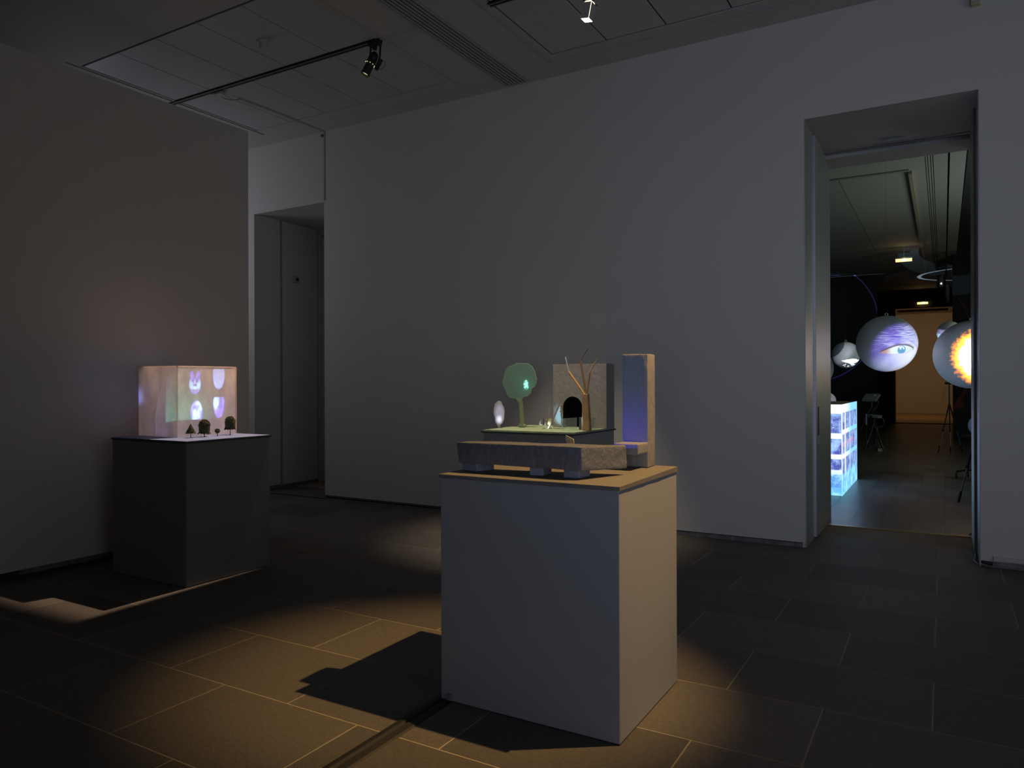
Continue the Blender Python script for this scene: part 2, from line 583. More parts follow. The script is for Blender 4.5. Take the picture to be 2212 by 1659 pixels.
# thin frame line round the right panel field
mb = MB()
mb.box(-3.375, -3.362, 1.5, 6.545, HC - 0.006, HC)
mb.box(-3.375, 3.15, 6.532, 6.545, HC - 0.006, HC)
struct(mb.build('trim_2', M_trim))
mb = MB()
mb.box(-4.475, -4.462, 2.0, 6.50, HC - 0.004, HC)
struct(mb.build('trim_3', M_trim))
# linear air grille: frame and bars
gr = struct(MB().box(G1[0] + .001, G1[1] - .001, G1[2] + .001, G1[3] - .001, HC + 0.06, HC + 0.07).build('ceiling_grille', M_hole))
for i in range(8):
    xa = G1[0] + 0.002 + i * 0.0385
    wd = 0.0300 if i in (0, 7) else 0.0185
    if i == 7:
        xa = G1[1] - 0.034
    MB().box(xa, xa + wd, G1[2] + .002, G1[3] - .002, HC - 0.003, HC + 0.03).build('grille_bar', M_trim, gr)

# ------------------------------------------------------------------ lighting tracks
def track(y, x0, x1, label):
    t = thing('lighting_track', label, 'track', (x0, y, HC))
    MB().box(x0, x1, y - 0.029, y - 0.013, HC - 0.012, HC + 0.02).build('rail', M_black, t)
    MB().box(x0, x1, y + 0.013, y + 0.029, HC - 0.012, HC + 0.02).build('rail', M_black, t)
    MB().box(x0, x1, y - 0.013, y + 0.013, HC - 0.004, HC + 0.02).build('channel', M_trim, t)
    return t


track(5.305, -7.62, -4.50, 'black lighting track across the left ceiling panels carrying the black spotlight')
track(5.285, -3.30, 3.0, 'black lighting track across the right ceiling panels carrying the lit square lamp')

# black spotlight on the left track
t = thing('spotlight', 'black track spotlight tilted down above the left plinth', 'spotlight', (-4.56, 5.30, HC - .02))
MB().box(-4.64, -4.50, 5.275, 5.335, 4.605, 4.645).bevel(.008).build('track_adapter', M_black, t)
MB().tube([(-4.57, 5.305, 4.62), (-4.57, 5.305, 4.57)], 0.022, 12).build('swivel', M_black, t)
MB().tube([(-4.605, 5.29, 4.60), (-4.607, 5.28, 4.50), (-4.61, 5.26, 4.46)], 0.009, 6).build('yoke_arm', M_black, t)
MB().tube([(-4.515, 5.32, 4.60), (-4.512, 5.31, 4.50), (-4.515, 5.30, 4.46)], 0.009, 6).build('yoke_arm', M_black, t)
A = Vector((-4.555, 5.30, 4.535)); B = Vector((-4.628, 5.235, 4.325))
q = (B - A).to_track_quat('Z', 'Y').to_matrix().to_4x4(); mx = Matrix.Translation(A) @ q
L_ = (B - A).length
MB().lathe([(0.020, 0), (0.036, 0.02), (0.042, 0.05), (0.042, .105)], 16, mx).build('lamp_housing', M_black, t, True)
MB().lathe([(0.048, .106), (0.050, .112), (0.048, .118)], 16, mx).build('collar', M_black, t)
for a in (0.0, 0.7, 1.4, 2.1, 2.8, 3.5, 4.2, 4.9, 5.6):
    c = mx @ Vector((0.0445 * math.cos(a), 0.0445 * math.sin(a), .122))
    MB().ico(c, 0.0028, 1).build('glowing_vent', M_slotglow, t)
mb = MB().lathe([(0.040, .118), (0.040, L_ - .02), (0.043, L_ - .02), (0.043, L_), (0.034, L_), (0.033, L_ - .02)], 16, mx)
mb.build('lens_barrel', M_black, t, False)
MB().lathe([(0.0305, L_ - .019), (0.025, L_ - .012), (0.001, L_ - .009)], 16, mx).build('lens', M_lensdim, t, True)
mb = MB()
mb.hexa([mx @ Vector((sx, sy, sz)) for sx in (-.020, .020) for sy in (-.088, -.050) for sz in (0.03, .145)])
mb.bevel(.008)
mb.build('driver_box', M_black, t)
MB().tube([mx @ Vector(p) for p in ((0, -.088, .04), (0, -.108, .03), (0, -.120, .05), (0, -.122, .08), (0, -.112, .11), (0, -.088, .125))], 0.0025, 6).build('cable', M_black, t)

# lit square lamp on the right track
t = thing('square_track_lamp', 'grey square lamp glowing at its mouth at the top of the picture', 'spotlight', (-2.37, 5.285, HC - .02))
MB().box(-2.40, -2.30, 5.26, 5.31, 4.60, 4.645).bevel(.005).build('track_adapter', M_black, t)
MB().tube([(-2.345, 5.285, 4.61), (-2.355, 5.285, 4.46)], 0.012, 8).build('stem', M_trim, t)
A = Vector((-2.362, 5.285, 4.47)); B = Vector((-2.395, 5.275, 4.285))
q = (B - A).to_track_quat('Z', 'Y').to_matrix().to_4x4(); mx = Matrix.Translation(A) @ q @ Matrix.Rotation(math.radians(20), 4, 'Z')
L_ = (B - A).length
for (sx, sy, ang) in ((1, 0, 0), (0, 1, 90), (-1, 0, 180), (0, -1, 270)):
    rm = mx @ Matrix.Rotation(math.radians(ang), 4, 'Z')
    MB().box(0.034, 0.037, -0.0335, 0.0335, 0.062, L_, rm).build('side_plate', M_trim, t)
MB().box(-0.031, 0.031, -0.031, 0.031, 0.0, 0.05, mx).bevel(.004).build('lamp_head', M_trim, t)
MB().box(-0.031, 0.031, -0.031, 0.031, L_ - .012, L_ - .004, mx).build('lit_mouth', M_lensglow, t)
SEAM = 270
for a in (0, 90, 180, 270):
    rm = mx @ Matrix.Rotation(math.radians(a), 4, 'Z')
    MB().box(0.0345, 0.0365, 0.0345, 0.0365, 0.062, L_ - .012, rm).build('lit_seam' if a == SEAM else 'corner_post', M_slotglow if a == SEAM else M_trim, t)
MB().box(-0.03, 0.03, -0.03, 0.03, 0.0505, 0.0605, mx).build('lit_gap', M_slotglow, t)
for a in (35, 215, 300):
    rm = mx @ Matrix.Rotation(math.radians(a), 4, 'Z')
    MB().hexa([(0.040, -.010, .050), (0.040, -.010, .056), (0.040, .010, .050), (0.040, .010, .056), (0.062, -.004, .050), (0.062, -.004, .056), (0.062, .004, .050), (0.062, .004, .056)], rm).build('wing_screw', M_black, t)

# smoke detector
t = thing('smoke_detector', 'round cream smoke detector on the left ceiling panels', 'smoke detector', (-5.472, 4.78, HC))
mx = Matrix.Translation((-5.472, 4.78, HC + .002)) @ Matrix.Rotation(PI, 4, 'X')
MB().lathe([(0.055, 0), (0.055, .018), (0.047, .030), (0.042, .034)], 24, mx).build('base', M_white, t, False)
MB().lathe([(0.036, .034), (0.036, .040), (0.040, .042), (0.040, .050), (0.033, .056)], 24, mx).build('sensor_ring', M_white, t, False)
MB().lathe([(0.026, .056), (0.026, .062), (0.030, .064), (0.028, .074), (0.014, .078)], 24, mx).build('cap', M_white, t, False)

# power feed and conduit
t = thing('track_feed', 'small cream power feed clipped to the left lighting track', 'connector', (-6.83, 5.36, HC))
MB().box(-6.915, -6.87, 5.325, 5.385, 4.622, 4.65).bevel(.003).build('feed_box', M_white, t)
MB().box(-6.855, -6.77, 5.325, 5.40, 4.615, 4.65).bevel(.003).build('feed_box', M_white, t)
MB().tube([(-6.86, 5.40, 4.63), (-6.87, 5.47, 4.62), (-6.83, 5.55, 4.625), (-6.79, 5.60, 4.64)], 0.004, 6).build('loop', M_cable, t)
tag(MB().tube([(-6.79, 5.58, HC - .007), (-6.765, 6.3, HC - .007), (-6.762, YW - .007, HC - .007), (-6.762, YW - .007, 3.775)], 0.0065, 8).build('conduit', M_white),
    'thin pale conduit running over the ceiling and down beside the closed door', 'conduit')
tag(MB().box(-6.80, -6.775, YW - .03, YW, HC - .07, HC - .035).bevel(.003).build('junction_box', M_cable),
    'tiny junction box in the ceiling corner above the closed door', 'junction box')
# sensor above doorway
t = thing('motion_sensor', 'small cream sensor box high on the wall above the doorway', 'sensor', (0.227, YW, 4.42))
MB().box(0.195, 0.262, YW - .05, YW, 4.412, 4.475).bevel(.006).build('housing', M_tan, t)
MB().box(0.205, 0.252, YW - .054, YW - .05, 4.42, 4.437).build('window', M_trim, t)

# ------------------------------------------------------------------ door reveals
def reveal(name, d, leaf):
    t = struct(MB().box(d[0] - .012, d[0] + .004, YW + .45, YW + .47, 0.0, HD).build(name, M_steel))
    # left and right leaf boxes standing in the reveal
    m_ = M_wall if leaf else M_steel
    MB().box(d[0], d[0] + .028, YW + .47, YW + 1.14, 0.012, HD - .004).bevel(.003).build('side_panel', m_, t)
    MB().box(d[1] - .028, d[1], YW + .47, YW + 1.14, 0.012, HD - .004).bevel(.003).build('side_panel', m_, t)
    return t


r1 = reveal('door_1', D1, True)
MB().box(D1[0] + .0, D1[0] + .07, YW + 1.15, YW + 1.21, 0, HD - .10).bevel(.003).build('door_frame', M_wall, r1)
MB().box(D1[0], D1[1], YW + 1.15, YW + 1.21, HD - .10, HD).build('door_frame', M_wall, r1)
MB().box(D1[0] + .078, D1[1] - .01, YW + 1.17, YW + 1.21, 0.012, HD - .11).build('door_leaf', M_wall, r1)
MB().box(D1[0] - .05, D1[1] + .05, YW + 1.21, YW + 1.25, 0, HD + .05).build('backing', M_slot, r1)
b1 = struct(MB().box(D1[0] + .0, D1[0] + .012, YW + .02, YW + .44, 0, 0.045).build('baseboard_left', M_marble))
MB().box(D1[0] + .012, D1[0] + .036, YW + .47, YW + 1.13, 0, 0.045).build('marble_piece', M_marble, b1)
struct(MB().box(D1[0], D1[1], YW - .03, YW + .02, -0.005, 0.004).build('trim_4', M_slot))
t = thing('key_switch', 'small key switch on the left jamb of the closed door', 'switch', (D1[0] + .028, 7.62, 2.95))
MB().box(D1[0] + .028, D1[0] + .042, 7.545, 7.655, 2.905, 3.01).bevel(.004).build('plate', M_trim, t)
mx = Matrix.Translation((D1[0] + .042, 7.615, 2.955)) @ Matrix.Rotation(PI / 2, 4, 'Y')
MB().lathe([(0.026, 0), (0.026, .010), (0.018, .012)], 16, mx).build('key_barrel', M_black, t)
MB().lathe([(0.008, 0.012), (0.008, .016), (0.004, .017)], 10, mx).build('keyhole', M_alu, t)

r2 = reveal('door_2', D2, False)
MB().box(D2[0], D2[0] + .006, YW + .012, YW + .465, 0.0, HD - .002).build('jamb_cladding', M_steel, r2)
MB().box(D2[1] - .006, D2[1], YW + .012, YW + .465, 0.0, HD - .002).build('jamb_cladding', M_steel, r2)
# inner frame of the doorway, past the slot
for xx in ((D2[0] - .03, D2[0] + .012), (D2[1] - .012, D2[1] + .03)):
    MB().box(xx[0], xx[1], YW + 1.20, YW + 1.62, 0.0, HD + .12).bevel(.003).build('jamb', M_steel, r2)
MB().box(D2[0] - .03, D2[1] + .03, YW + 1.22, YW + 1.62, 3.722, 3.90).build('header_beam', M_wall, r2)
MB().box(D2[0], D2[1], YW + 1.205, YW + 1.219, 3.80, 3.86).build('header_lip', M_trim, r2)
# leaf pocket details on left panel: recessed handle and lock
MB().box(D2[0] + .0275, D2[0] + .0295, YW + .56, YW + .64, 0.95, 1.22).build('finger_pull', M_slot, r2)
MB().box(D2[0] + .0275, D2[0] + .031, YW + .57, YW + .60, 0.76, 0.87).build('lock', M_cable, r2)
t = thing('door_sensor', 'slim grey sensor bar fixed under the doorway header', 'sensor', (-0.40, YW + .98, HD))
MB().box(-0.50, -0.31, YW + .95, YW + .985, HD - .028, HD - .0005).bevel(.003).build('bar', M_trim, t)
for xx in (-.48, -.33):
    MB().ico((xx, YW + .949, HD - .014), .004, 1).build('screw', M_black, t)
tag(MB().tube([(D2[0] + .03, YW + 1.05, HD - .035), (-0.9, YW + 1.10, HD - .012), (-.1, YW + 1.10, HD - .01), (D2[1] - .03, YW + .95, HD - .05)], 0.005, 6).build('header_cable', M_cable),
    'thin cable sagging along the underside of the doorway header', 'cable')

# ------------------------------------------------------------------ plinths
def plinth(x0, x1, y0, y1, zt, label, m_body):
    t = thing('plinth', label, 'plinth', ((x0 + x1) / 2, (y0 + y1) / 2, 0.0))
    MB().box(x0, x1, y0, y1, 0.004, zt).bevel(.0025).build('body', m_body, t)
    return t


# front plinth
p1 = plinth(-1.998, -1.122, 2.765, 3.50, 1.020, 'tall grey plinth nearest the camera, under the concrete bench', M_plinth)
mb = MB().hexa([(-2.003, 2.757, 1.020), (-2.003, 2.757, 1.036), (-2.003, 3.508, 1.020), (-2.003, 3.508, 1.044), (-1.116, 2.757, 1.020), (-1.116, 2.757, 1.036), (-1.116, 3.508, 1.020), (-1.116, 3.508, 1.044)])
mb.rough(10, 0.0016, 11, 3.0)
o = mb.build('plaster_slab', M_slab, p1)
o['label'] = 'rough plaster top slab'

# left plinth
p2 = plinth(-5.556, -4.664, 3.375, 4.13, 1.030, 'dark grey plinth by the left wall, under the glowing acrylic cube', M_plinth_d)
MB().box(-5.562, -4.656, 3.367, 4.14, 1.030, 1.041).build('dark_board', M_darkedge, p2)
MB().box(-5.558, -4.660, 3.371, 4.136, 1.041, 1.046).build('pale_sheet', M_slab_l, p2)
# back plinth
p3 = plinth(-3.50, -2.62, 5.49, 6.34, 1.020, 'plinth at the back with a green top, half hidden by the concrete bench', M_plinth)
MB().box(-3.515, -2.605, 5.475, 6.355, 1.020, 1.032).build('dark_board', M_darkedge, p3)
mb = MB().box(-3.505, -2.615, 5.49, 6.345, 1.032, 1.045)
mb.rough(10, 0.004, 14, 1.0)
mb.build('green_sheet', M_moss, p3)

# ------------------------------------------------------------------ concrete bench on the front plinth
t = thing('concrete_bench', 'long dark concrete slab bench on three grey blocks on the front plinth', 'sculpture', (-1.65, 2.98, 1.037))
V = [(-1.962, 2.862, 1.082), (-1.978, 2.862, 1.176), (-1.972, 3.01, 1.090), (-1.984, 3.01, 1.171),
     (-1.330, 2.860, 1.077), (-1.331, 2.860, 1.179), (-1.224, 3.12, 1.068), (-1.233, 3.12, 1.171)]
mb = MB().hexa(V)
mb.bevel(.006, 2)
mb.rough(7, 0.0045, 16, 5.0)
mb.build('seat_slab', M_conc, t, True)
for (cx, cy, ang, wx, wy) in ((-1.915, 2.955, -16, .105, .11), (-1.572, 2.945, 6, .066, .10), (-1.392, 2.945, -4, .076, .10)):
    mx = Matrix.Translation((cx, cy, 0)) @ Matrix.Rotation(math.radians(ang), 4, 'Z')
    MB().box(-wx / 2, wx / 2, -wy / 2, wy / 2, 1.0395, 1.086, mx).bevel(.0015).build('block', M_leg, t)

# concrete high-backed seat
t = thing('concrete_chair', 'tall thin concrete slab with a jutting seat block on the front plinth', 'sculpture', (-1.325, 3.5, 1.037))
mb = MB().box(-1.355, -1.225, 3.386, 3.492, 1.0445, 1.590)
mb.bevel(.006, 2); mb.rough(5, 0.0025, 18, 2.0)
mb.build('back_slab', M_conc_v, t, True)
mb = MB().box(-1.347, -1.226, 3.256, 3.388, 1.1155, 1.166)
mb.bevel(.005, 2); mb.rough(4, 0.0025, 20, 8.0)
mb.build('seat_block', M_conc_v, t, True)

# mirror shard at the back edge of the bench
t = thing('mirror_shard', 'small tilted mirror shard standing behind the bench', 'mirror', (-1.585, 3.16, 1.045))
out = [(-1.594, 1.197), (-1.553, 1.179), (-1.549, 1.160), (-1.552, 1.140), (-1.590, 1.145), (-1.592, 1.172)]
mb = MB().prism(out, 3.246, 3.250); mb.build('glass', M_tan, t)
MB().tube([(-1.594, 3.245, 1.197), (-1.592, 3.245, 1.172), (-1.578, 3.245, 1.160), (-1.566, 3.245, 1.163), (-1.549, 3.245, 1.160)], 0.0018, 6).build('bright_edge', M_mirror, t)
MB().box(-1.592, -1.551, 3.244, 3.254, 1.0375, 1.150).build('glass_stem', M_clear, t)

# ------------------------------------------------------------------ back plinth models
def wobble(cx, cz, rx, rz, n, amp, seed, lobes=5):
    out = []
    rnd = random.Random(seed)
    ph = [rnd.uniform(0, 6.28) for _ in range(4)]
    for i in range(n):
        a = 2 * PI * i / n
        k = 1 + amp * (0.5 * math.sin(lobes * a + ph[0]) + 0.35 * math.sin((lobes + 3) * a + ph[1]) + 0.3 * math.sin((2 * lobes + 3) * a + ph[2]))
        out.append((cx + rx * k * math.cos(a), cz + rz * k * math.sin(a)))
    return out


# traced outline of crown (world metres)
def pz(x, y):       # outline units of the cutout laid on its own plane, in metres
    return (-3.582 + (x - 345) * 0.000503, 1.637 - (y - 145) * 0.00044)


crown = [pz(*q) for q in ((640, 148), (780, 145), (905, 158), (985, 220), (1040, 320), (1058, 420), (1082, 490), (1068, 560),
                          (1040, 635), (968, 680), (945, 780), (880, 835), (800, 852), (765, 905), (722, 925), (690, 890), (640, 876), (580, 888),
                          (500, 868), (455, 810), (418, 720), (385, 645), (350, 585), (348, 520), (375, 430), (395, 370), (412, 290), (480, 215), (585, 182))]
t = thing('disc_tree', 'round-crowned green translucent tree cutout on the back plinth', 'sculpture', (-3.37, 5.95, 1.045))
MB().prism(crown, 5.947, 5.953).build('crown', M_frostg, t)
MB().tube([(x, 5.95, z) for x, z in crown] + [(crown[0][0], 5.95, crown[0][1])], 0.0014, 5, cap=False).build('crown_edge', M_edge, t)
trk = [pz(*q) for q in ((700, 890), (722, 925), (765, 905), (775, 985), (790, 1180), (803, 1415), (735, 1420), (725, 1200), (712, 985), (665, 920), (640, 878))]
MB().prism(trk, 5.942, 5.958).build('trunk', mat('green_paint', (0.20, 0.27, 0.16), 0.6), t)
MB().prism([pz(*q) for q in ((735, 1418), (805, 1418), (835, 1462), (830, 1474), (700, 1474), (702, 1462))], 5.925, 5.975).build('foot', MATS['green_paint'], t)

oval = [(-3.512, 1.292), (-3.492, 1.284), (-3.486, 1.262), (-3.465, 1.232), (-3.457, 1.195), (-3.462, 1.160), (-3.463, 1.122), (-3.480, 1.092),
        (-3.500, 1.078), (-3.512, 1.058), (-3.522, 1.058), (-3.538, 1.080), (-3.556, 1.094), (-3.558, 1.135), (-3.570, 1.165), (-3.574, 1.200), (-3.566, 1.236), (-3.560, 1.262), (-3.545, 1.276), (-3.535, 1.286)]
oval = [(x + .018, z) for x, z in oval]
t = thing('oval_cutout', 'small pearly oval standing at the left corner of the back plinth', 'sculpture', (-3.495, 5.75, 1.045))
MB().prism(oval, 5.748, 5.752).build('oval_sheet', M_frostw, t)
MB().tube([(x, 5.75, z) for x, z in oval] + [(oval[0][0], 5.75, oval[0][1])], 0.0015, 5, cap=False).build('sheet_edge', M_edge, t)
MB().box(-3.505, -3.485, 5.735, 5.765, 1.047, 1.062).build('clear_foot', M_clear, t)

# block with arched opening
t = thing('arched_block', 'brown concrete block with a dark arched doorway on the back plinth', 'sculpture', (-2.86, 6.22, 1.045))
ax0, ax1, az0, az1 = -3.134, -2.6, 1.047, 1.628
ay0, ay1 = 6.12, 6.30
n = 14
arch = [(-3.034, az0)] + [(-2.935 - 0.099 * math.cos(PI * i / n), 1.225 + 0.105 * math.sin(PI * i / n)) for i in range(n + 1)] + [(-2.836, az0)]
mb = MB(); b = mb.b
outer = [(ax0, az0), (ax0, az1), (ax1, az1), (ax1, az0)]
ring = outer + arch[::-1]
fv = [b.verts.new((x, ay0, z)) for x, z in ring]
bv = [b.verts.new((x, ay1, z)) for x, z in ring]
b.faces.new(fv); b.faces.new(bv[::-1])
for i in range(len(ring)):
    j = (i + 1) % len(ring)
    b.faces.new((fv[i], bv[i], bv[j], fv[j]))
mb.build('block', M_conc_v, t)
MB().box(-3.04, -2.83, ay1 - .015, ay1 - .005, az0, 1.345).build('dark_hollow', M_hole, t)
mb = MB()
for i in range(n):
    (xa, za), (xb, zb) = arch[i + 1], arch[i + 2]
    mb.hexa([(xa, ay0 + .006, za), (xa + .0 - (xa + 2.935) * .03, ay0 + .006, za - .003), (xa, ay1 - .02, za), (xa - (xa + 2.935) * .03, ay1 - .02, za - .003),
             (xb, ay0 + .006, zb), (xb - (xb + 2.935) * .03, ay0 + .006, zb - .003), (xb, ay1 - .02, zb), (xb - (xb + 2.935) * .03, ay1 - .02, zb - .003)])
mb.box(-3.033, -3.029, ay0 + .006, ay1 - .02, az0, 1.23); mb.box(-2.841, -2.837, ay0 + .006, ay1 - .02, az0, 1.23)
mb.build('arch_lining', M_hole, t)

# stick tree
t = thing('stick_tree', 'small tree of wooden sticks with three bent branches before the arched block', 'sculpture', (-2.647, 5.8, 1.045))
mb = MB()
mb.hexa([(-2.683, 5.775, 1.047), (-2.680, 5.778, 1.36), (-2.683, 5.825, 1.047), (-2.688, 5.818, 1.35),
         (-2.612, 5.775, 1.047), (-2.632, 5.778, 1.357), (-2.612, 5.825, 1.047), (-2.628, 5.818, 1.362)])
mb.bevel(.004); mb.rough(3, .003, 30, 4)
mb.build('trunk', M_wood_d, t)
b1_ = MB().tube([(-2.655, 5.80, 1.340), (-2.815, 5.80, 1.550)], 0.0095, 8).build('branch', M_wood, t)
MB().tube([(-2.818, 5.80, 1.552), (-2.848, 5.80, 1.680)], 0.0045, 6, 0.006).build('twig', mat('silver_foil', (0.62, 0.66, 0.68), 0.35, metal=0.2), b1_)
b2_ = MB().tube([(-2.653, 5.805, 1.340), (-2.706, 5.805, 1.652)], 0.0085, 8).build('branch', M_wood_m, t)
MB().tube([(-2.706, 5.805, 1.652), (-2.626, 5.80, 1.762)], 0.0046, 6).build('twig', M_wood_m, b2_)
b3_ = MB().tube([(-2.648, 5.795, 1.335), (-2.614, 5.795, 1.545)], 0.0085, 8).build('branch', mat('orange_wood', (0.42, 0.23, 0.09), 0.5), t)
MB().tube([(-2.614, 5.795, 1.545), (-2.540, 5.795, 1.662)], 0.0046, 6).build('twig', M_wood, b3_)

# mirror wedge, its blue reflection painted in, with glass rods
t = thing('mirror_wedge', 'mirror triangle, its pale blue reflection painted in, leaning by the arched doorway', 'sculpture', (-2.96, 5.85, 1.045))
MB().prism([(-3.002, 1.122), (-2.934, 1.266), (-2.925, 1.262), (-2.934, 1.205), (-2.916, 1.110), (-2.914, 1.06), (-2.99, 1.108)], 5.872, 5.877).build('triangle', M_shard, t)
MB().prism([(-2.932, 1.266), (-2.914, 1.252), (-2.908, 1.188), (-2.916, 1.182), (-2.934, 1.200)], 5.866, 5.871).build('brown_strip', M_wood_m, t)
mb = MB(); pts = [(-2.934, 1.203), (-2.920, 1.185), (-2.922, 1.160), (-2.914, 1.140), (-2.919, 1.110), (-2.913, 1.085), (-2.916, 1.05)]
mb.tube([(x, 5.86, z) for x, z in pts], 0.0035, 6); mb.build('silver_rod', M_mirror, t)
MB().tube([(-2.99, 5.86, 1.135), (-2.965, 5.86, 1.108), (-2.92, 5.86, 1.07)], 0.0022, 6).build('slanting_rod', M_mirror, t)
MB().tube([(-3.04, 5.855, 1.051), (-2.916, 5.855, 1.051)], 0.0035, 6).build('base_rod', M_mirror, t)
t = thing('card_frame', 'tiny cream card hung in a wire frame left of the mirror triangle', 'sculpture', (-3.04, 5.84, 1.045))
MB().prism([(-3.036, 1.138), (-3.004, 1.138), (-3.008, 1.110), (-3.020, 1.075), (-3.049, 1.085)], 5.838, 5.841).build('card', M_tan, t)
MB().prism([(-3.010, 1.108), (-3.018, 1.092), (-3.047, 1.05), (-3.034, 1.048)], 5.833, 5.836).build('silver_flap', M_ball, t)
mb = MB(); mb.tube([(-3.087, 5.84, 1.047), (-3.085, 5.84, 1.135), (-3.065, 5.84, 1.128), (-3.045, 5.84, 1.131), (-3.035, 5.84, 1.126)], 0.0024, 6); mb.build('wire', M_mirror, t)
MB().box(-3.096, -3.078, 5.83, 5.85, 1.046, 1.052).build('wire_foot', M_moss, t)

t = thing('clear_screen', 'bent sheet of clear acrylic at the foot of the stick tree', 'sculpture', (-2.74, 5.73, 1.045))
MB().box(-2.832, -2.827, 5.70, 5.76, 1.046, 1.148).build('side_sheet', M_clear, t)
MB().hexa([(-2.829, 5.757, 1.046), (-2.829, 5.757, 1.148), (-2.829, 5.760, 1.046), (-2.829, 5.760, 1.148), (-2.735, 5.79, 1.046), (-2.735, 5.79, 1.156), (-2.735, 5.793, 1.046), (-2.735, 5.793, 1.156)]).build('front_sheet', M_clear, t)
MB().hexa([(-2.735, 5.865, 1.047), (-2.735, 5.865, 1.156), (-2.735, 5.868, 1.047), (-2.735, 5.868, 1.156), (-2.575, 5.865, 1.047), (-2.575, 5.865, 1.156), (-2.575, 5.868, 1.047), (-2.575, 5.868, 1.156)]).build('rear_sheet', M_clear, t)
MB().box(-2.742, -2.727, 5.842, 5.862, 1.047, 1.156).build('dark_post', mat('smoky_post', (0.08, 0.10, 0.10), 0.3), t)

# ------------------------------------------------------------------ acrylic cube on the left plinth
t = thing('acrylic_cube', 'frosted acrylic cube with projected faces on the left plinth', 'sculpture', (-5.32, 3.87, 1.046))
cx0, cx1, cy0, cy1, cz0, cz1 = -5.545, -5.055, 3.582, 4.125, 1.047, 1.593
th = 0.004
MB().box(cx1 - th, cx1, cy0 + th, cy1 - th, cz0, cz1 - th).build('pane', M_frost, t)
MB().box(cx0, cx0 + th, cy0 + th, cy1 - th, cz0, cz1 - th).build('pane', M_frost, t)
MB().box(cx0, cx1, cy0, cy0 + th, cz0, cz1 - th).build('pane', M_frost, t)
MB().box(cx0, cx1, cy1 - th, cy1, cz0, cz1 - th).build('pane', M_frost, t)
MB().box(cx0, cx1, cy0, cy1, cz1 - th, cz1).build('pane', M_frost, t)
e = 0.0026
mb = MB()
for xx in (cx0, cx1):
    for yy in (cy0, cy1):
        mb.box(xx - e, xx + e, yy - e, yy + e, cz0, cz1 + e)
for yy in (cy0, cy1):
    for zz in (cz1,):
        mb.box(cx0 - e, cx1 + e, yy - e, yy + e, zz - e, zz + e)
for xx in (cx0, cx1):
    mb.box(xx - e, xx + e, cy0 - e, cy1 + e, cz1 - e, cz1 + e)
mb.build('polished_edges', M_edge, t)


# model trees on the pale sheet
def tree_crown(kind, c, w_, h_, n, seed):
    rnd = random.Random(seed); mb = MB()
    for i in range(n):
        f = rnd.random()
        a = rnd.uniform(0, 2 * PI)
        if kind == 'cone':
            f = 1 - math.sqrt(rnd.random()) if rnd.random() < .7 else rnd.random() * .5
            rr = w_ / 2 * (1 - f) * 0.95
            r0 = w_ * 0.07 * (1.2 - f * .8)
        elif kind == 'ball':
            s_ = max(0.0, math.sin(PI * f)) ** .5
            rr = w_ / 2 * s_ * .85; r0 = w_ * 0.12
        else:
            prof = (0.84 + 0.12 * math.sin(f * 9 + 2)) if f < .55 else 0.9 * math.sqrt(max(0.01, 1 - ((f - .55) / .45) ** 2))
            rr = w_ / 2 * prof * .88; r0 = w_ * 0.075
        rr *= rnd.uniform(.75, 1.03)
        mb.ico((c[0] + rr * math.cos(a), c[1] + rr * math.sin(a), c[2] + h_ * f), r0 * rnd.uniform(.35, .75), 1,
               (rnd.uniform(.7, 1.3), rnd.uniform(.7, 1.3), rnd.uniform(.4, .9)))
    # dense core
    if kind == 'cone':
        mb.lathe([(w_ * .44, c[2]), (w_ * .25, c[2] + h_ * .45), (0.0005, c[2] + h_ * 1.03)], 12, Matrix.Translation((c[0], c[1], 0)))
    elif kind == 'ball':
        mb.ico((c[0], c[1], c[2] + h_ / 2), w_ * .42, 2, (1, 1, h_ / w_))
    else:
        mb.lathe([(w_ * .30, c[2] + .004), (w_ * .38, c[2] + h_ * .2), (w_ * .38, c[2] + h_ * .55), (w_ * .29, c[2] + h_ * .8), (w_ * .10, c[2] + h_ * .95)], 12, Matrix.Translation((c[0], c[1], 0)))
    return mb


def model_tree(label, kind, x, y, zb, zt, w_, n, seed):
    t = thing('model_tree', label, 'model tree', (x, y, 1.046))
    tree_crown(kind, (x, y, zb), w_, zt - zb, n, seed).build('crown', M_leaf, t)
    MB().tube([(x, y, 1.047), (x, y, zb + (zt - zb) * .3)], 0.0028, 6).build('trunk', M_twig, t)
    MB().lathe([(0.008, 1.0465), (0.006, 1.049), (0.003, 1.051)], 10, Matrix.Translation((x, y, 0))).build('foot', M_twig, t)


TX = -4.955
model_tree('small conical model fir in front of the acrylic cube', 'cone', TX, 3.625, 1.080, 1.153, 0.078, 420, 1)
model_tree('dark bushy model tree second from the left before the cube', 'col', TX, 3.745, 1.068, 1.180, 0.108, 620, 2)
model_tree('smallest round model tree before the cube', 'ball', TX + .015, 3.852, 1.068, 1.104, 0.046, 260, 3)
model_tree('rightmost tall green model tree beside the cube corner', 'col', TX, 3.985, 1.088, 1.195, 0.105, 620, 4)

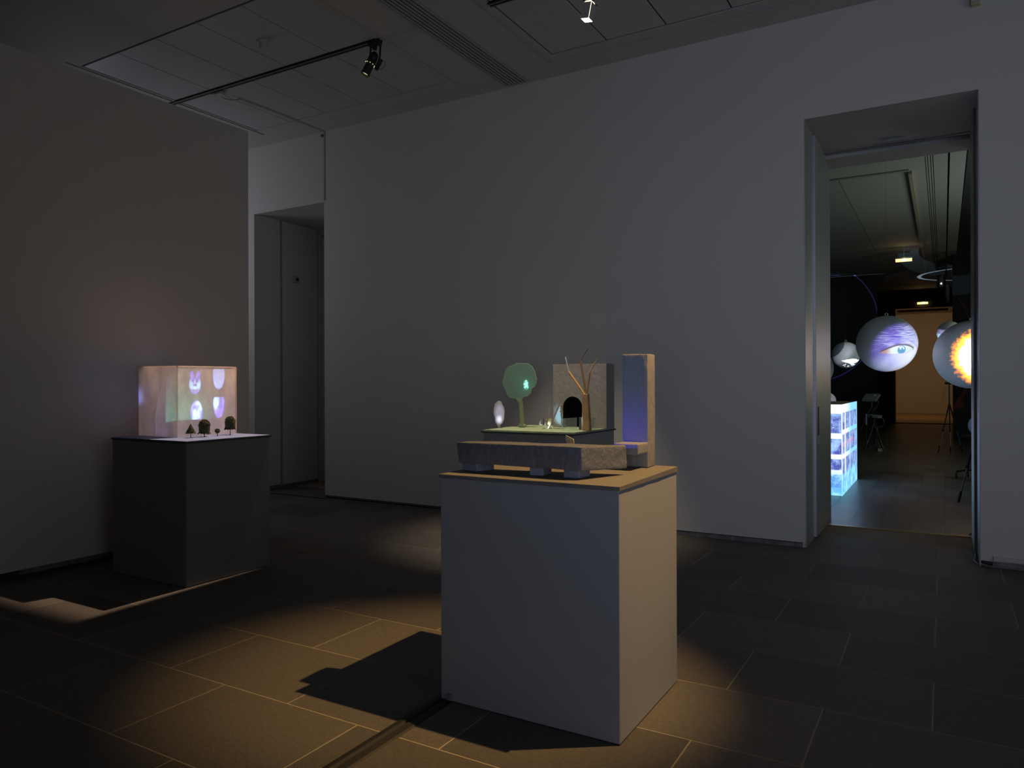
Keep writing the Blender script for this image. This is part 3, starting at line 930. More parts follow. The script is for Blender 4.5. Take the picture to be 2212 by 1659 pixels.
# ------------------------------------------------------------------ floor cables
mb = MB()
mb.hexa([(-2.035, -1.0, 0.0), (-2.022, -1.0, 0.009), (-2.035, 2.79, 0.0), (-2.022, 2.79, 0.009), (-1.985, -1.0, 0), (-1.995, -1.0, 0.012), (-1.985, 2.79, 0), (-1.995, 2.79, 0.012)])
mb.hexa([(-1.983, -1.0, 0.0), (-1.975, -1.0, 0.010), (-1.983, 2.76, 0.0), (-1.975, 2.76, 0.010), (-1.935, -1.0, 0), (-1.945, -1.0, 0.006), (-1.935, 2.76, 0), (-1.945, 2.76, 0.006)])
tag(mb.build('cable_cover', M_cover), 'flat black cable cover on the floor running from the front plinth', 'cable cover')
tag(MB().box(-1.955, -1.935, 2.745, 2.765, 0.013, 0.038).bevel(.002).build('plug', M_cable), 'small plug at the foot of the front plinth', 'plug')
pts = [(0.228, 8.30, .008), (0.19, 8.20, .008), (0.235, 8.02, .008), (0.236, 7.6, .008), (0.226, 7.25, .008), (0.205, 7.02, .008), (0.235, 6.90, .008), (0.31, 6.862, .008), (0.50, 6.853, .008), (1.0, 6.85, .008), (2.5, 6.85, .008), (5.0, 6.85, .008)]
sm = []
for i in range(len(pts) - 1):
    for k in range(4):
        f = k / 4
        sm.append(Vector(pts[i]).lerp(Vector(pts[i + 1]), f))
sm.append(Vector(pts[-1]))
for _ in range(2):
    sm = [sm[0]] + [(sm[i - 1] + sm[i] * 2 + sm[i + 1]) / 4 for i in range(1, len(sm) - 1)] + [sm[-1]]
tag(MB().tube(sm, 0.006, 6).build('floor_cable', M_cable), 'grey cable curling round the right foot of the doorway', 'cable')
tag(MB().tube([(0.262, 6.99, .02), (0.262, 6.90, .03), (0.275, 6.868, .035), (0.325, 6.866, .03)], 0.014, 8).build('cable_bundle', M_black),
    'short bundle of black cables at the right wall corner', 'cable')

# ================================================================== next gallery
Y2 = YW + 1.2
fl2 = struct(MB().box(-6.0, 6.0, Y2 - .001, 29.6, -0.10, -0.004).build('floor_next', M_parqg))
# parquet boards near the doorway, each its own piece; far away the sheet goes on
board_me = {}
rnd = random.Random(5)
nb = 0
yy = Y2 + 0.02
bl = 0.62; bw = 0.092
col_ = 0
xx = -1.98
while xx < 0.86:
    y = Y2 + 0.045 - (bl * 0.5 if col_ % 2 else 0)
    while y < 14.2:
        a0 = max(y, Y2 + 0.045); a1 = min(y + bl, 14.2)
        if a1 - a0 > 0.05 and nb < 300:
            key = round(a1 - a0, 3)
            c = Vector((xx + 0.142, (a0 + a1) / 2, 0))
            if key in board_me:
                o = bpy.data.objects.new('board', board_me[key]); COL.objects.link(o); o.location = c
                setparent(o, fl2)
            else:
                o = MB().box(c.x - .1410, c.x + .1410, a0 + .0008, a1 - .0008, -0.01, 0.0).build('board', M_parq, fl2, origin=c)
                board_me[key] = o.data
            nb += 1
        y += bl
    xx += 0.284; col_ += 1
MB().box(-6.0, -1.985, Y2 + .045, 29.6, -0.01, 0.0).build('board_field', M_parq, fl2)
MB().box(0.862, 6.0, Y2 + .045, 29.6, -0.01, 0.0).build('board_field', M_parq, fl2)
mb = MB()
y = 14.202
while y < 29.6:
    mb.box(-1.983, 0.86, y, y + .60, -0.01, 0.0); y += .604
fb = mb.build('distant_boards', M_parq, fl2); fb['kind'] = 'stuff'

# ceiling of the next room (lower strip left of X 0.3, dark void to the right)
mb = MB()
plate_boxes(mb, -6.0, 0.30, Y2, 29.6, HC, HC + 0.03, [(-6.0, -0.45, 12.62, 24.4), (-0.222, -0.212, 11.4, 24.4), (-0.192, -0.182, 11.4, 24.4), (-0.155, -0.145, 11.4, 24.4), (-0.125, -0.115, 11.4, 24.4), (0.065, 0.09, 11.4, 24.4)], 'xyz')
c2 = struct(mb.build('ceiling_next', M_ceil))
MB().box(-6.0, 0.31, Y2, 29.6, HC + .16, HC + .18).build('ceiling_void', M_slot, c2)
MB().box(-1.42, -0.46, 12.66, 24.4, HC - 0.003, HC + 0.02).build('ceiling_panel', M_ceil, c2)
MB().box(-0.452, -0.40, 12.7, 24.4, HC - 0.05, HC + 0.05).build('ceiling_bar', mat('cream_bar', (0.5, 0.45, 0.36), 0.5), c2)
MB().box(-2.6, -0.44, 12.58, 12.66, HC - 0.02, HC + 0.06).build('ceiling_ledge', M_trim, c2)
k = 0
y = 12.68
while y < 24:
    MB().box(-6.0, -1.43, y, y + .86, HC - 0.001, HC + 0.015).build('ceiling_panel', M_panel, c2); y += .875
MB().box(0.30, 6.0, Y2, 29.6, HC + .35, HC + .38).build('dark_ceiling', mat('dark_ceiling_paint', (0.10, 0.11, 0.12), 0.8), c2)
MB().box(0.29, 0.31, Y2, 22.0, HC, HC + .36).build('ceiling_step', M_blackroom, c2)
# walls of the next room
struct(MB().box(-6.1, -6.0, Y2, 29.6, 0, 5.2).build('wall_next_left', M_blackroom))
struct(MB().box(6.0, 6.1, Y2, 29.6, 0, 5.2).build('wall_next_right', M_blackroom))
struct(MB().box(-6.0, -1.70, 24.4, 24.7, 0, HC).build('wall_next_dark_left', M_blackroom))
struct(MB().box(0.20, 6.0, 21.6, 21.9, 0, 5.0).build('wall_next_dark_right', M_blackroom))
mb = MB()
plate_boxes(mb, -6.0, 6.0, 0, HC, 29.0, 29.3, [(-1.50, 0.30, -.01, 4.02)], 'xzy')
struct(mb.build('wall_next_end', M_blackroom))
# beyond
struct(MB().box(-6, 6, 29.3, 39.6, -.1, 0).build('floor_far', mat('far_parquet', (0.30, 0.17, 0.07), 0.35, noise_scale=5, noise_amt=.2, stretch=(1, 8, 1))))
struct(MB().box(-6, 6, 39.5, 39.7, 0, 6).build('wall_far', M_tanwall))
struct(MB().box(-6, 6, 29.3, 39.6, 4.65, 4.75).build('ceiling_far', M_ceil))
struct(MB().box(-1.62, -1.52, 29.3, 30.6, 0, 4.65).build('wall_far_jamb', M_blackroom))
tag(MB().box(-0.9, -0.35, 33.6, 34.0, 4.50, 4.64).bevel(.01).build('air_vent', M_black), 'dark vent under the ceiling of the farthest room', 'vent')
mb = MB().box(-1.5, -.55, 31.0, 31.4, 4.35, 4.45); mb.box(-1.5, .15, 31.6, 31.75, 4.10, 4.18)
tag(mb.build('ceiling_duct', M_tanwall), 'pale box duct under the ceiling of the farthest room', 'duct')


# hanging spheres
def hang(label, c, r, ring=True):
    t = thing('hanging_sphere', label, 'sphere', (c[0], c[1], c[2]))
    MB().sphere(c, r, 64, 32).build('ball', M_ball, t, True)
    if ring:
        mb = MB().torus((c[0], c[1], c[2] + r + .018), 0.016, 0.004)
        mb.build('ring', M_alu, t)
        MB().tube([(c[0], c[1], c[2] + r + .034), (c[0], c[1], HC + (.3 if c[0] > .3 else .0))], 0.0007, 5).build('wire', M_black, t)
    return t


EYE = Vector((-0.654, 11.0, 1.963)); RE = 0.372
hang('hanging white sphere with a projected blue eye', EYE, RE)
FL = Vector((0.305, 11.0, 1.796)); RF = 0.428
hang('hanging sphere glowing with white and orange fire at the right doorpost', FL, RF)
SM = Vector((-1.465, 14.0, 1.925)); RS = 0.228
hang('small dark hanging sphere with a white patch left of the eye sphere', SM, RS)
LF = Vector((-1.59, 11.0, 1.650)); RL = 0.285
hang('dim grey sphere cut off by the left doorpost', LF, RL)
BK = Vector((0.085, 14.0, 2.255)); RB = 0.185
hang('small hanging sphere peeping out above the fiery sphere', BK, RB)
OB = Vector((-1.585, 12.6, 1.165)); RO = 0.125
hang('small lilac sphere just above the projection-lit box', OB, RO)

# white box; the projected light on it is put in as emission
vt = thing('projection_box', 'tall white box with projected blue and white window images put in as glow on its sides', 'glow_box', (-1.6, 11.17, 0))


def projected_glow_mat(name, ax):
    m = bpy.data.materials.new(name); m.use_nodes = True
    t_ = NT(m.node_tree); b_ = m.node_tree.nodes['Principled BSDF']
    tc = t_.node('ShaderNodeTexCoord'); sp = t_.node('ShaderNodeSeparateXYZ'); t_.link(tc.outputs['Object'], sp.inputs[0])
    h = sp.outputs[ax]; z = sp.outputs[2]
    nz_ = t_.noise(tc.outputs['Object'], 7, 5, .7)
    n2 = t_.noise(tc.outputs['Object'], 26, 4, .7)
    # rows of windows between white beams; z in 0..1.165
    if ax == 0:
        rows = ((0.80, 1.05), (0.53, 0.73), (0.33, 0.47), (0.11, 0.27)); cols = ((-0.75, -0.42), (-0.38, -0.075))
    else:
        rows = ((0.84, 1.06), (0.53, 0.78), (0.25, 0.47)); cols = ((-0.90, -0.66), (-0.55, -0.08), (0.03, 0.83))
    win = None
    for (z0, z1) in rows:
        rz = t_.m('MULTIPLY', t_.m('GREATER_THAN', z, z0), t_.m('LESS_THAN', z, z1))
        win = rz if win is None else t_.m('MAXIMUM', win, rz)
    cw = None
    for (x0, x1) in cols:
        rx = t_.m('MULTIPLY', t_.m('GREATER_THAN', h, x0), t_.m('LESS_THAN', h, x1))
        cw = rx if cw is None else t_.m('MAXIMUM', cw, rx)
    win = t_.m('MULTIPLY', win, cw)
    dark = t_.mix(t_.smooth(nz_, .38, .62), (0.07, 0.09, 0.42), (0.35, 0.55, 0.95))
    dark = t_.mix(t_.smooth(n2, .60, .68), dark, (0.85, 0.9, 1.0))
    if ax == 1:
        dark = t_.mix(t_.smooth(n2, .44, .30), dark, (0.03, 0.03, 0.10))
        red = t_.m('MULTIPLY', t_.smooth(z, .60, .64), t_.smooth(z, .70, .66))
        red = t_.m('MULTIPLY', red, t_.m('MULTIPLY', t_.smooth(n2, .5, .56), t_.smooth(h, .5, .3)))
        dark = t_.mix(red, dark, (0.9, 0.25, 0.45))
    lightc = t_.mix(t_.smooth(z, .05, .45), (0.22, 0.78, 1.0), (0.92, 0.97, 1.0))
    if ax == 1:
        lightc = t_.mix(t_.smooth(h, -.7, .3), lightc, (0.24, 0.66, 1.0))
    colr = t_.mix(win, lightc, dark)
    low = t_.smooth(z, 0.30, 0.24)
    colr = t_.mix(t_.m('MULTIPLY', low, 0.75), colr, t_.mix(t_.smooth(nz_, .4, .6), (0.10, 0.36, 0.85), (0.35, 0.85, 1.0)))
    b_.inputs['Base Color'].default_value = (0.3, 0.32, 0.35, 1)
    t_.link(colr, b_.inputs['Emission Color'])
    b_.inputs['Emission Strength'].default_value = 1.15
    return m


MB().box(-2.05, -1.125, 10.242, 12.10, 0.004, 1.160).build('core', M_white, vt, origin=(-1.6, 11.17, 0))
MB().box(-2.05, -1.1245, 10.234, 10.2415, 0.004, 1.168).build('front_glow_face', projected_glow_mat('front_projection_glow', 0), vt, origin=(-1.05, 10.2, 0))
MB().box(-1.1245, -1.117, 10.234, 12.10, 0.004, 1.168).build('side_glow_face', projected_glow_mat('side_projection_glow', 1), vt, origin=(-1.1, 11.17, 0))
MB().box(-2.05, -1.13, 10.245, 12.10, 1.160, 1.166).build('lid', mat('wood_lid', (0.35, 0.26, 0.15), .6), vt)


# tripods
def tripod(t, apex, r, feet, mat_hi, mat_lo, rod=0.012):
    apex = Vector(apex)
    for fx, fy in feet:
        f = Vector((fx, fy, 0.012)); mid = apex.lerp(f, .55); low = apex.lerp(f, .86)
        lg = MB().tube([apex, mid], rod * 1.25, 6).build('leg', mat_hi, t)
        MB().tube([mid, low], rod * .8, 6).build('lower_tube', mat_lo, lg)
        MB().tube([low, f], rod * 1.25, 6).build('rubber_foot', M_black, lg)
        MB().tube([mid + Vector((0, 0, .02)), mid - Vector((0, 0, .02))], rod * 1.7, 6).build('clamp', M_black, lg)


t = thing('projector_tripod', 'low black tripod holding the projectors, right of the projection-lit box', 'tripod', (-1.24, 17.0, 0))
tripod(t, (-1.25, 17.0, 0.60), 0, ((-1.42, 16.86), (-1.04, 16.9), (-1.22, 17.35)), M_black, M_cable)
MB().tube([(-1.25, 17, .55), (-1.25, 17, .70)], .022, 8).build('head', M_black, t)
t = thing('projector', 'lower grey projector on the black tripod', 'projector', (-1.22, 17.0, .70))
mx = Matrix.Translation((-1.225, 17, .745)) @ Matrix.Rotation(math.radians(-20), 4, 'Z') @ Matrix.Rotation(math.radians(4), 4, 'Y')
MB().box(-.105, .105, -.09, .09, -.03, .032, mx).bevel(.008).build('body', M_grey, t)
mxl = mx @ Matrix.Translation((-.04, -.09, 0)) @ Matrix.Rotation(PI / 2, 4, 'X')
MB().lathe([(.024, 0), (.024, .012), (.018, .014)], 12, mxl).build('lens', M_black, t)
MB().tube([(-1.12, 17, .73), (-1.07, 17, .68), (-1.06, 17, .60), (-1.10, 17, .54), (-1.19, 17, .52), (-1.2, 17, .40), (-1.17, 17, .2), (-1.12, 17, .06)], .006, 6).build('cable', M_cable, t)
t = thing('upright_projector', 'slim grey projector standing upright on a thin post beside the tripod', 'projector', (-1.35, 16.9, .6))
MB().box(-1.385, -1.358, 16.70, 16.80, .58, .80).bevel(.005).build('body', M_grey, t)
MB().tube([(-1.37, 16.75, .0), (-1.37, 16.75, .58)], .007, 6).build('post', M_black, t)
t = thing('tall_projector_stand', 'taller tripod stand behind, its legs splayed left of the projectors', 'tripod', (-1.33, 17.6, 0))
tripod(t, (-1.34, 17.6, .95), 0, ((-1.72, 17.45), (-1.15, 17.85), (-1.45, 18.0)), M_black, M_black)
MB().tube([(-1.34, 17.6, .90), (-1.34, 17.6, 1.05)], .025, 8).build('head', M_black, t)
t = thing('tilted_projector', 'upper grey projector tipped forward on the tall stand', 'projector', (-1.33, 17.6, 1.05))
mx = Matrix.Translation((-1.345, 17.6, 1.12)) @ Matrix.Rotation(math.radians(-18), 4, 'Z') @ Matrix.Rotation(math.radians(28), 4, 'X')
MB().box(-.15, .15, -.13, .13, -.03, .03, mx).bevel(.008).build('body', M_grey, t)
MB().box(.04, .09, .02, .06, .03, .042, mx).build('focus_knob', M_ball, t)
MB().tube([(-1.22, 17.6, 1.07), (-1.20, 17.6, 1.0), (-1.25, 17.6, .92), (-1.30, 17.6, .84)], .006, 6).build('cable', M_cable, t)
tag(MB().box(-1.20, -1.12, 17.25, 17.34, 0.003, .06).bevel(.004).build('power_adapter', M_white), 'small white power adapter on the floor under the projectors', 'adapter')

t = thing('far_tripod', 'tall silver-legged tripod standing before the dark wall at right', 'tripod', (0.09, 17.5, 0))
tripod(t, (0.10, 17.5, 1.02), 0, ((-0.10, 17.35), (0.12, 17.3), (0.33, 17.8)), M_black, M_alu, .011)
MB().tube([(0.10, 17.5, 1.0), (0.10, 17.5, 1.42)], .012, 8).build('centre_column', M_black, t)
MB().box(0.02, 0.13, 17.45, 17.55, 1.40, 1.45).bevel(.006).build('head', M_black, t)
MB().tube([(0.07, 17.48, 1.36), (0.0, 17.48, 1.2), (-.03, 17.48, 1.08), (0.04, 17.48, 1.05)], .004, 6).build('cable', M_cable, t)

# near tripod leg, stool and desk lamp at the right jamb
t = thing('near_tripod', 'silver-legged tripod just inside the doorway at right', 'tripod', (0.40, 10.5, 0))
tripod(t, (0.36, 10.45, 0.95), 0, ((0.146, 10.3), (0.62, 10.35), (0.45, 10.85)), M_black, M_alu, .013)
MB().tube([(0.36, 10.45, .9), (0.36, 10.45, 1.0)], .025, 8).build('head', M_black, t)
t = thing('swivel_stool', 'black swivel stool on castors beside the near tripod', 'stool', (0.42, 13, 0))
MB().lathe([(.20, .62), (.22, .635), (.20, .655)], 24, Matrix.Translation((.42, 13, 0))).build('seat', M_black, t)
MB().tube([(.42, 13, .14), (.42, 13, .62)], .028, 10).build('column', M_black, t)
for i in range(5):
    a = PI + 2 * PI * i / 5 + .1
    ex, ey = .42 + .26 * math.cos(a), 13 + .26 * math.sin(a)
    lg = MB().tube([(.42, 13, .15), (ex, ey, .105)], .016, 6).build('base_arm', M_black, t)
    MB().tube([(ex - .012, ey, .045), (ex + .012, ey, .045)], .045, 12).build('castor', M_black, lg)
t = thing('white_projector_shell', 'white rounded projector housing on the black stool', 'projector', (0.40, 13, .66))
MB().sphere((.43, 13, .80), .12, 24, 16, (1, .8, 1.15)).build('shell', M_ball, t, True)
MB().box(.36, .52, 12.93, 13.07, .90, .97).bevel(.006).build('cap', M_tan, t)

# black spotlight cluster hanging from the next ceiling
t = thing('hanging_spotlights', 'cluster of black spotlights hanging from the next gallery ceiling', 'spotlight', (0.065, 21.0, HC))
MB().tube([(0.065, 21, HC), (0.065, 21, 4.0)], .014, 6).build('drop_rod', M_black, t)
MB().lathe([(.02, 0), (.09, .06), (.09, .3), (.11, .36)], 12, Matrix.Translation((-.04, 21, 3.72))).build('lamp', M_black, t)
MB().lathe([(.06, 0), (.06, .42), (.04, .46)], 12, Matrix.Translation((.09, 21, 3.40))).build('lamp', M_black, t)
MB().ico((-.04, 20.90, 3.86), .018, 1).build('glowing_vent', M_lensglow, t)


# emergency lights
def emlight(x, y, z, wd, label, hang_):
    t = thing('emergency_light', label, 'emergency light', (x, y, z))
    MB().box(x - wd / 2, x + wd / 2, y - .03, y + .03, z + .03, z + .06).build('housing', M_trim, t)
    MB().box(x - wd / 2 + .01, x + wd / 2 - .01, y - .025, y + .025, z - .035, z + .03).build('diffuser', M_lampglow, t)
    MB().ico((x + .02, y - .035, z - .005), .028, 1).build('bulb', M_lampcore, t)
    if hang_:
        MB().tube([(x, y, z + .06), (x, y, hang_)], .008, 6).build('stem', M_trim, t)


emlight(-0.80, 19.7, 4.33, .36, 'nearer amber emergency light hanging under the next gallery ceiling', HC + .05)
emlight(-0.61, 28.95, 4.16, .34, 'farther amber emergency light over the last opening', None)


# ------------------------------------------------------------------ projectors (patterned beams)
def faces_slide(t, u, v, uv):
    fx = -5.057
    c1 = uv((fx, 3.738, 1.458)); c2 = uv((fx, 3.957, 1.52)); c3 = uv((fx, 3.752, 1.235)); c4 = uv((fx, 3.957, 1.30))
    sx = abs(uv((fx, 3.95, 1.4))[0] - uv((fx, 3.75, 1.4))[0]) / 0.20
    sy = abs(uv((fx, 3.85, 1.5))[1] - uv((fx, 3.85, 1.3))[1]) / 0.20
    vec = t.comb(u, v)
    n1 = t.noise(vec, 12, 4, .6); n2 = t.noise(vec, 7, 2, .5)

    def face(c, rw, rh, cut_top=None, cut_bot=None):
        m_ = t.blob(u, v, c[0], c[1], rw * sx, rh * sy, .18)
        if cut_top is not None:
            m_ = t.m('MULTIPLY', m_, t.m('LESS_THAN', v, c[1] + cut_top * sy))
        if cut_bot is not None:
            m_ = t.m('MULTIPLY', m_, t.m('GREATER_THAN', v, c[1] + cut_bot * sy))
        return m_

    def feat(c, dx, dz, rw, rh, soft=.8):
        return t.blob(u, v, c[0] + dx * sx, c[1] + dz * sy, rw * sx, rh * sy, soft)
    sgn = 1
    f1 = face(c1, .053, .078)
    # hollow brow, dark eye sockets, mouth, chin ring
    d1 = t.m('MAXIMUM', feat(c1, -.020, .022, .012, .008), feat(c1, .020, .022, .012, .008))
    d1 = t.m('MAXIMUM', d1, t.m('MAXIMUM', feat(c1, 0, -.052, .030, .006, 1.2), feat(c1, 0, -.012, .018, .006, 1.2)))
    d1 = t.m('MAXIMUM', d1, feat(c1, 0, .07, .012, .026))
    f1b = t.m('MAXIMUM', t.m('MAXIMUM', feat(c1, -.030, .074, .017, .022, 1.0), feat(c1, .030, .074, .017, .022, 1.0)), f1)
    f1 = t.m('MULTIPLY', f1b, t.m('SUBTRACT', 1.0, t.m('MULTIPLY', d1, .75)))
    b1_ = t.m('MAXIMUM', feat(c1, -.034, -.01, .018, .035, 1.4), feat(c1, .034, -.01, .018, .035, 1.4))
    b1_ = t.m('MAXIMUM', b1_, feat(c1, 0, -.030, .028, .018, 1.3)); b1_ = t.m('MAXIMUM', b1_, feat(c1, 0, .012, .005, .02, 1.0))
    f2 = face(c2, .056, .105, cut_top=.055)
    d2 = t.m('MAXIMUM', feat(c2, .026, .036, .012, .009, 1.2), feat(c2, -.024, .038, .012, .008, 1.2))
    d2 = t.m('MAXIMUM', d2, t.m('MAXIMUM', feat(c2, .004, -.030, .018, .004, 1.4), feat(c2, -.010, .006, .004, .024, 1.4)))
    f2 = t.m('MULTIPLY', f2, t.m('SUBTRACT', 1.0, t.m('MULTIPLY', d2, .5)))
    f3 = face(c3, .052, .090, cut_bot=-.058)
    f4 = face(c4, .052, .115, cut_top=.048)
    d4 = t.m('MAXIMUM', feat(c4, -.008, -.03, .022, .012), feat(c4, -.02, .02, .01, .03))
    f4 = t.m('MULTIPLY', f4, t.m('SUBTRACT', 1.0, t.m('MULTIPLY', d4, .6)))
    tot = t.m('ADD', t.m('ADD', f1, f2), t.m('ADD', f3, f4))
    hot = t.m('ADD', t.m('MULTIPLY', b1_, f1), t.m('MULTIPLY', f3, t.smooth(n2, .36, .60)))
    hot = t.m('ADD', hot, t.m('MULTIPLY', f4, feat(c4, .025, .01, .026, .05, 1.2)))
    hot = t.m('ADD', hot, t.m('MULTIPLY', f2, .45))
    base = t.mix(t.smooth(n1, .35, .62), (0.10, 0.06, 0.95), (0.28, 0.26, 1.0))
    colr = t.mix(t.m('MINIMUM', hot, 1.0), base, (0.75, 1.25, 1.9))
    # faint teal field above a straight lower border, halo
    vb = uv((fx, 3.85, 1.178))[1]
    field = t.m('MULTIPLY', t.m('GREATER_THAN', v, vb), t.smooth(v, vb + .55 * sy, vb))
    ub = uv((fx, 3.60, 1.3))[0]; ue = uv((fx, 4.05, 1.3))[0]
    field = t.m('MULTIPLY', field, t.smooth(u, ue, ub))
    field = t.m('MULTIPLY', field, t.smooth(t.m('ABSOLUTE', u), 1.0, .95))
    cb = t.mix(tot, t.mix(field, (0.010, 0.009, 0.02), (0.03, 0.10, 0.085)), colr)
    return cb


gobo('cube_projector_beam', (-5.50, 3.88, 1.12), (-5.0, 3.88, 1.12), 120, 62, faces_slide)


def ghost_slide(t, u, v, uv):
    X = XP
    def g(y, z, ry, rz, soft=1.0, top=None):
        c = uv((X, y, z)); su = abs(uv((X, y + .1, z))[0] - c[0]) / .1; sv = abs(uv((X, y, z + .1))[1] - c[1]) / .1
        m_ = t.blob(u, v, c[0], c[1], ry * su, rz * sv, soft)
        if top is not None:
            m_ = t.m('MULTIPLY', m_, t.m('LESS_THAN', v, uv((X, y, top))[1]))
        return m_
    a = t.m('MULTIPLY', g(3.96, 1.83, .14, .20, .5, 1.885), .55)
    b = t.m('MULTIPLY', g(3.44, 1.60, .15, .13, 1.4), .55)
    c = t.m('MULTIPLY', g(3.40, 1.53, .07, .10, 1.6), 1.0)
    d = t.m('MULTIPLY', g(3.96, 2.20, .14, .20, 1.2), .38)
    e_ = t.m('MULTIPLY', g(3.50, 2.16, .12, .12, 1.6), .22)
    f = t.m('ADD', t.m('ADD', a, b), t.m('ADD', c, t.m('ADD', d, e_)))
    n = t.noise(t.comb(u, v), 4, 3, .6)
    f = t.m('MULTIPLY', f, t.m('ADD', t.m('MULTIPLY', n, 1.2), .4))
    return t.mix(f, (0.0, 0.0, 0.0), (0.20, 0.28, 1.0))


gobo('added_reflection_lamp', (-5.12, 3.85, 1.15), (-5.94, 3.85, 1.15), 125, 45, ghost_slide)  # added lamp in the cube, imitating its faces reflected on the wall


def framed_slide(t, u, v, uv):      # framing shutters crop the beam to the plinth top
    xs = [uv((x_, 3.7, 1.05)) for x_ in (-5.66, -4.595)]
    ys = [uv((-5.1, y_, 1.05)) for y_ in (3.14, 4.5)]
    ex = Vector(xs[1]) - Vector(xs[0]); ey = Vector(ys[1]) - Vector(ys[0])
    det = ex.x * ey.y - ex.y * ey.x
    o_ = Vector(uv((-5.1, 3.7, 1.05)))
    du = t.m('SUBTRACT', u, o_.x); dv = t.m('SUBTRACT', v, o_.y)
    a = t.m('DIVIDE', t.m('SUBTRACT', t.m('MULTIPLY', du, ey.y), t.m('MULTIPLY', dv, ey.x)), det)
    b_ = t.m('DIVIDE', t.m('SUBTRACT', t.m('MULTIPLY', dv, ex.x), t.m('MULTIPLY', du, ex.y)), det)
    a = t.m('ADD', t.m('MULTIPLY', a, 1.065), -5.1); b_ = t.m('ADD', t.m('MULTIPLY', b_, 1.36), 3.7)
    f = t.m('MULTIPLY', t.smooth(a, -5.64, -5.57), t.smooth(a, -4.585, -4.65))
    f = t.m('MULTIPLY', f, t.m('MULTIPLY', t.smooth(b_, 3.19, 3.36), t.smooth(b_, 4.45, 4.2)))
    return t.mix(f, (0.0, 0.0, 0.0), (1.0, 0.68, 0.45))


gobo('gallery_spot_beam_left', (-4.64, 5.22, 4.28), (-5.15, 3.75, 1.0), 60, 780, framed_slide, 0.012)


def plinth_slide(t, u, v, uv):
    def g(P, ru, rv, soft):
        c = uv(P)
        return t.blob(u, v, c[0], c[1], ru, rv, soft)
    P = (-3.326, 5.95, 1.437)
    face = t.m('MULTIPLY', g(P, .0075, .0145, .35), t.m('ADD', t.m('MULTIPLY', t.noise(t.comb(u, v), 180, 3, .6), 1.6), .2))
    halo = g(P, .018, .022, 1.9)
    ov = g((-3.497, 5.75, 1.125), .006, .009, 1.8)
    ov2 = g((-3.495, 5.75, 1.175), .0115, .027, .8)
    sh = g((-2.950, 5.87, 1.17), .012, .028, 1.0)  # beam patch brightening the mirror triangle in place of its reflection
    fl = g((-3.03, 5.835, 1.075), .007, .011, 1.2)
    fr = t.m('MULTIPLY', g((-2.682, 5.778, 1.13), .0022, .02, 1.2), .6)
    fine = t.noise(t.comb(u, v), 120, 2, .5)
    c = t.mix(t.m('MINIMUM', face, 1.0), (0, 0, 0), t.mix(t.smooth(fine, .42, .58), (0.3, 2.2, 2.4), (7.0, 9.5, 9.5)))
    c = t.mix(t.m('MULTIPLY', halo, .22), c, (0.2, 1.3, 1.1))
    c = t.mix(t.m('MULTIPLY', ov2, .55), c, (0.75, 0.75, 1.2))
    c = t.mix(ov, c, (2.2, 2.2, 2.8))
    c = t.mix(t.m('MULTIPLY', sh, .8), c, (0.45, 0.75, 1.0))
    c = t.mix(t.m('MAXIMUM', fl, fr), c, (1.8, 2.4, 2.4))
    return c


gobo('plinth_projector_beam', (-1.60, 3.42, 1.23), (-3.1, 5.9, 1.25), 60, 300, plinth_slide)


def blue_slide(t, u, v, uv):
    c = uv((-1.34, 3.484, 1.16))
    top = uv((-1.34, 3.484, 1.48))[1]
    bot = uv((-1.34, 3.484, 1.18))[1]
    f = t.smooth(v, top, bot)
    lo = t.smooth(v, uv((-1.34, 3.484, 1.10))[1], uv((-1.34, 3.484, 1.13))[1])
    colr = t.mix(f, (0.03, 0.09, 0.24), (0.06, 0.10, 1.0))
    a = uv((-1.36, 3.40, 1.2))[0]; b_ = uv((-1.222, 3.256, 1.2))[0]
    ok = t.m('MULTIPLY', t.smooth(v, uv((-1.30, 3.3, 1.105))[1], uv((-1.30, 3.3, 1.12))[1]),
             t.m('MULTIPLY', t.smooth(u, min(a, b_) - .02, min(a, b_) + .01), t.smooth(u, max(a, b_) + .01, max(a, b_) - .01)))
    return t.mix(ok, (0.0, 0.0, 0.0), colr)


gobo('chair_projector_beam', (-1.95, 2.62, 1.24), (-1.28, 3.36, 1.30), 46, 26.0, blue_slide, 0.005)


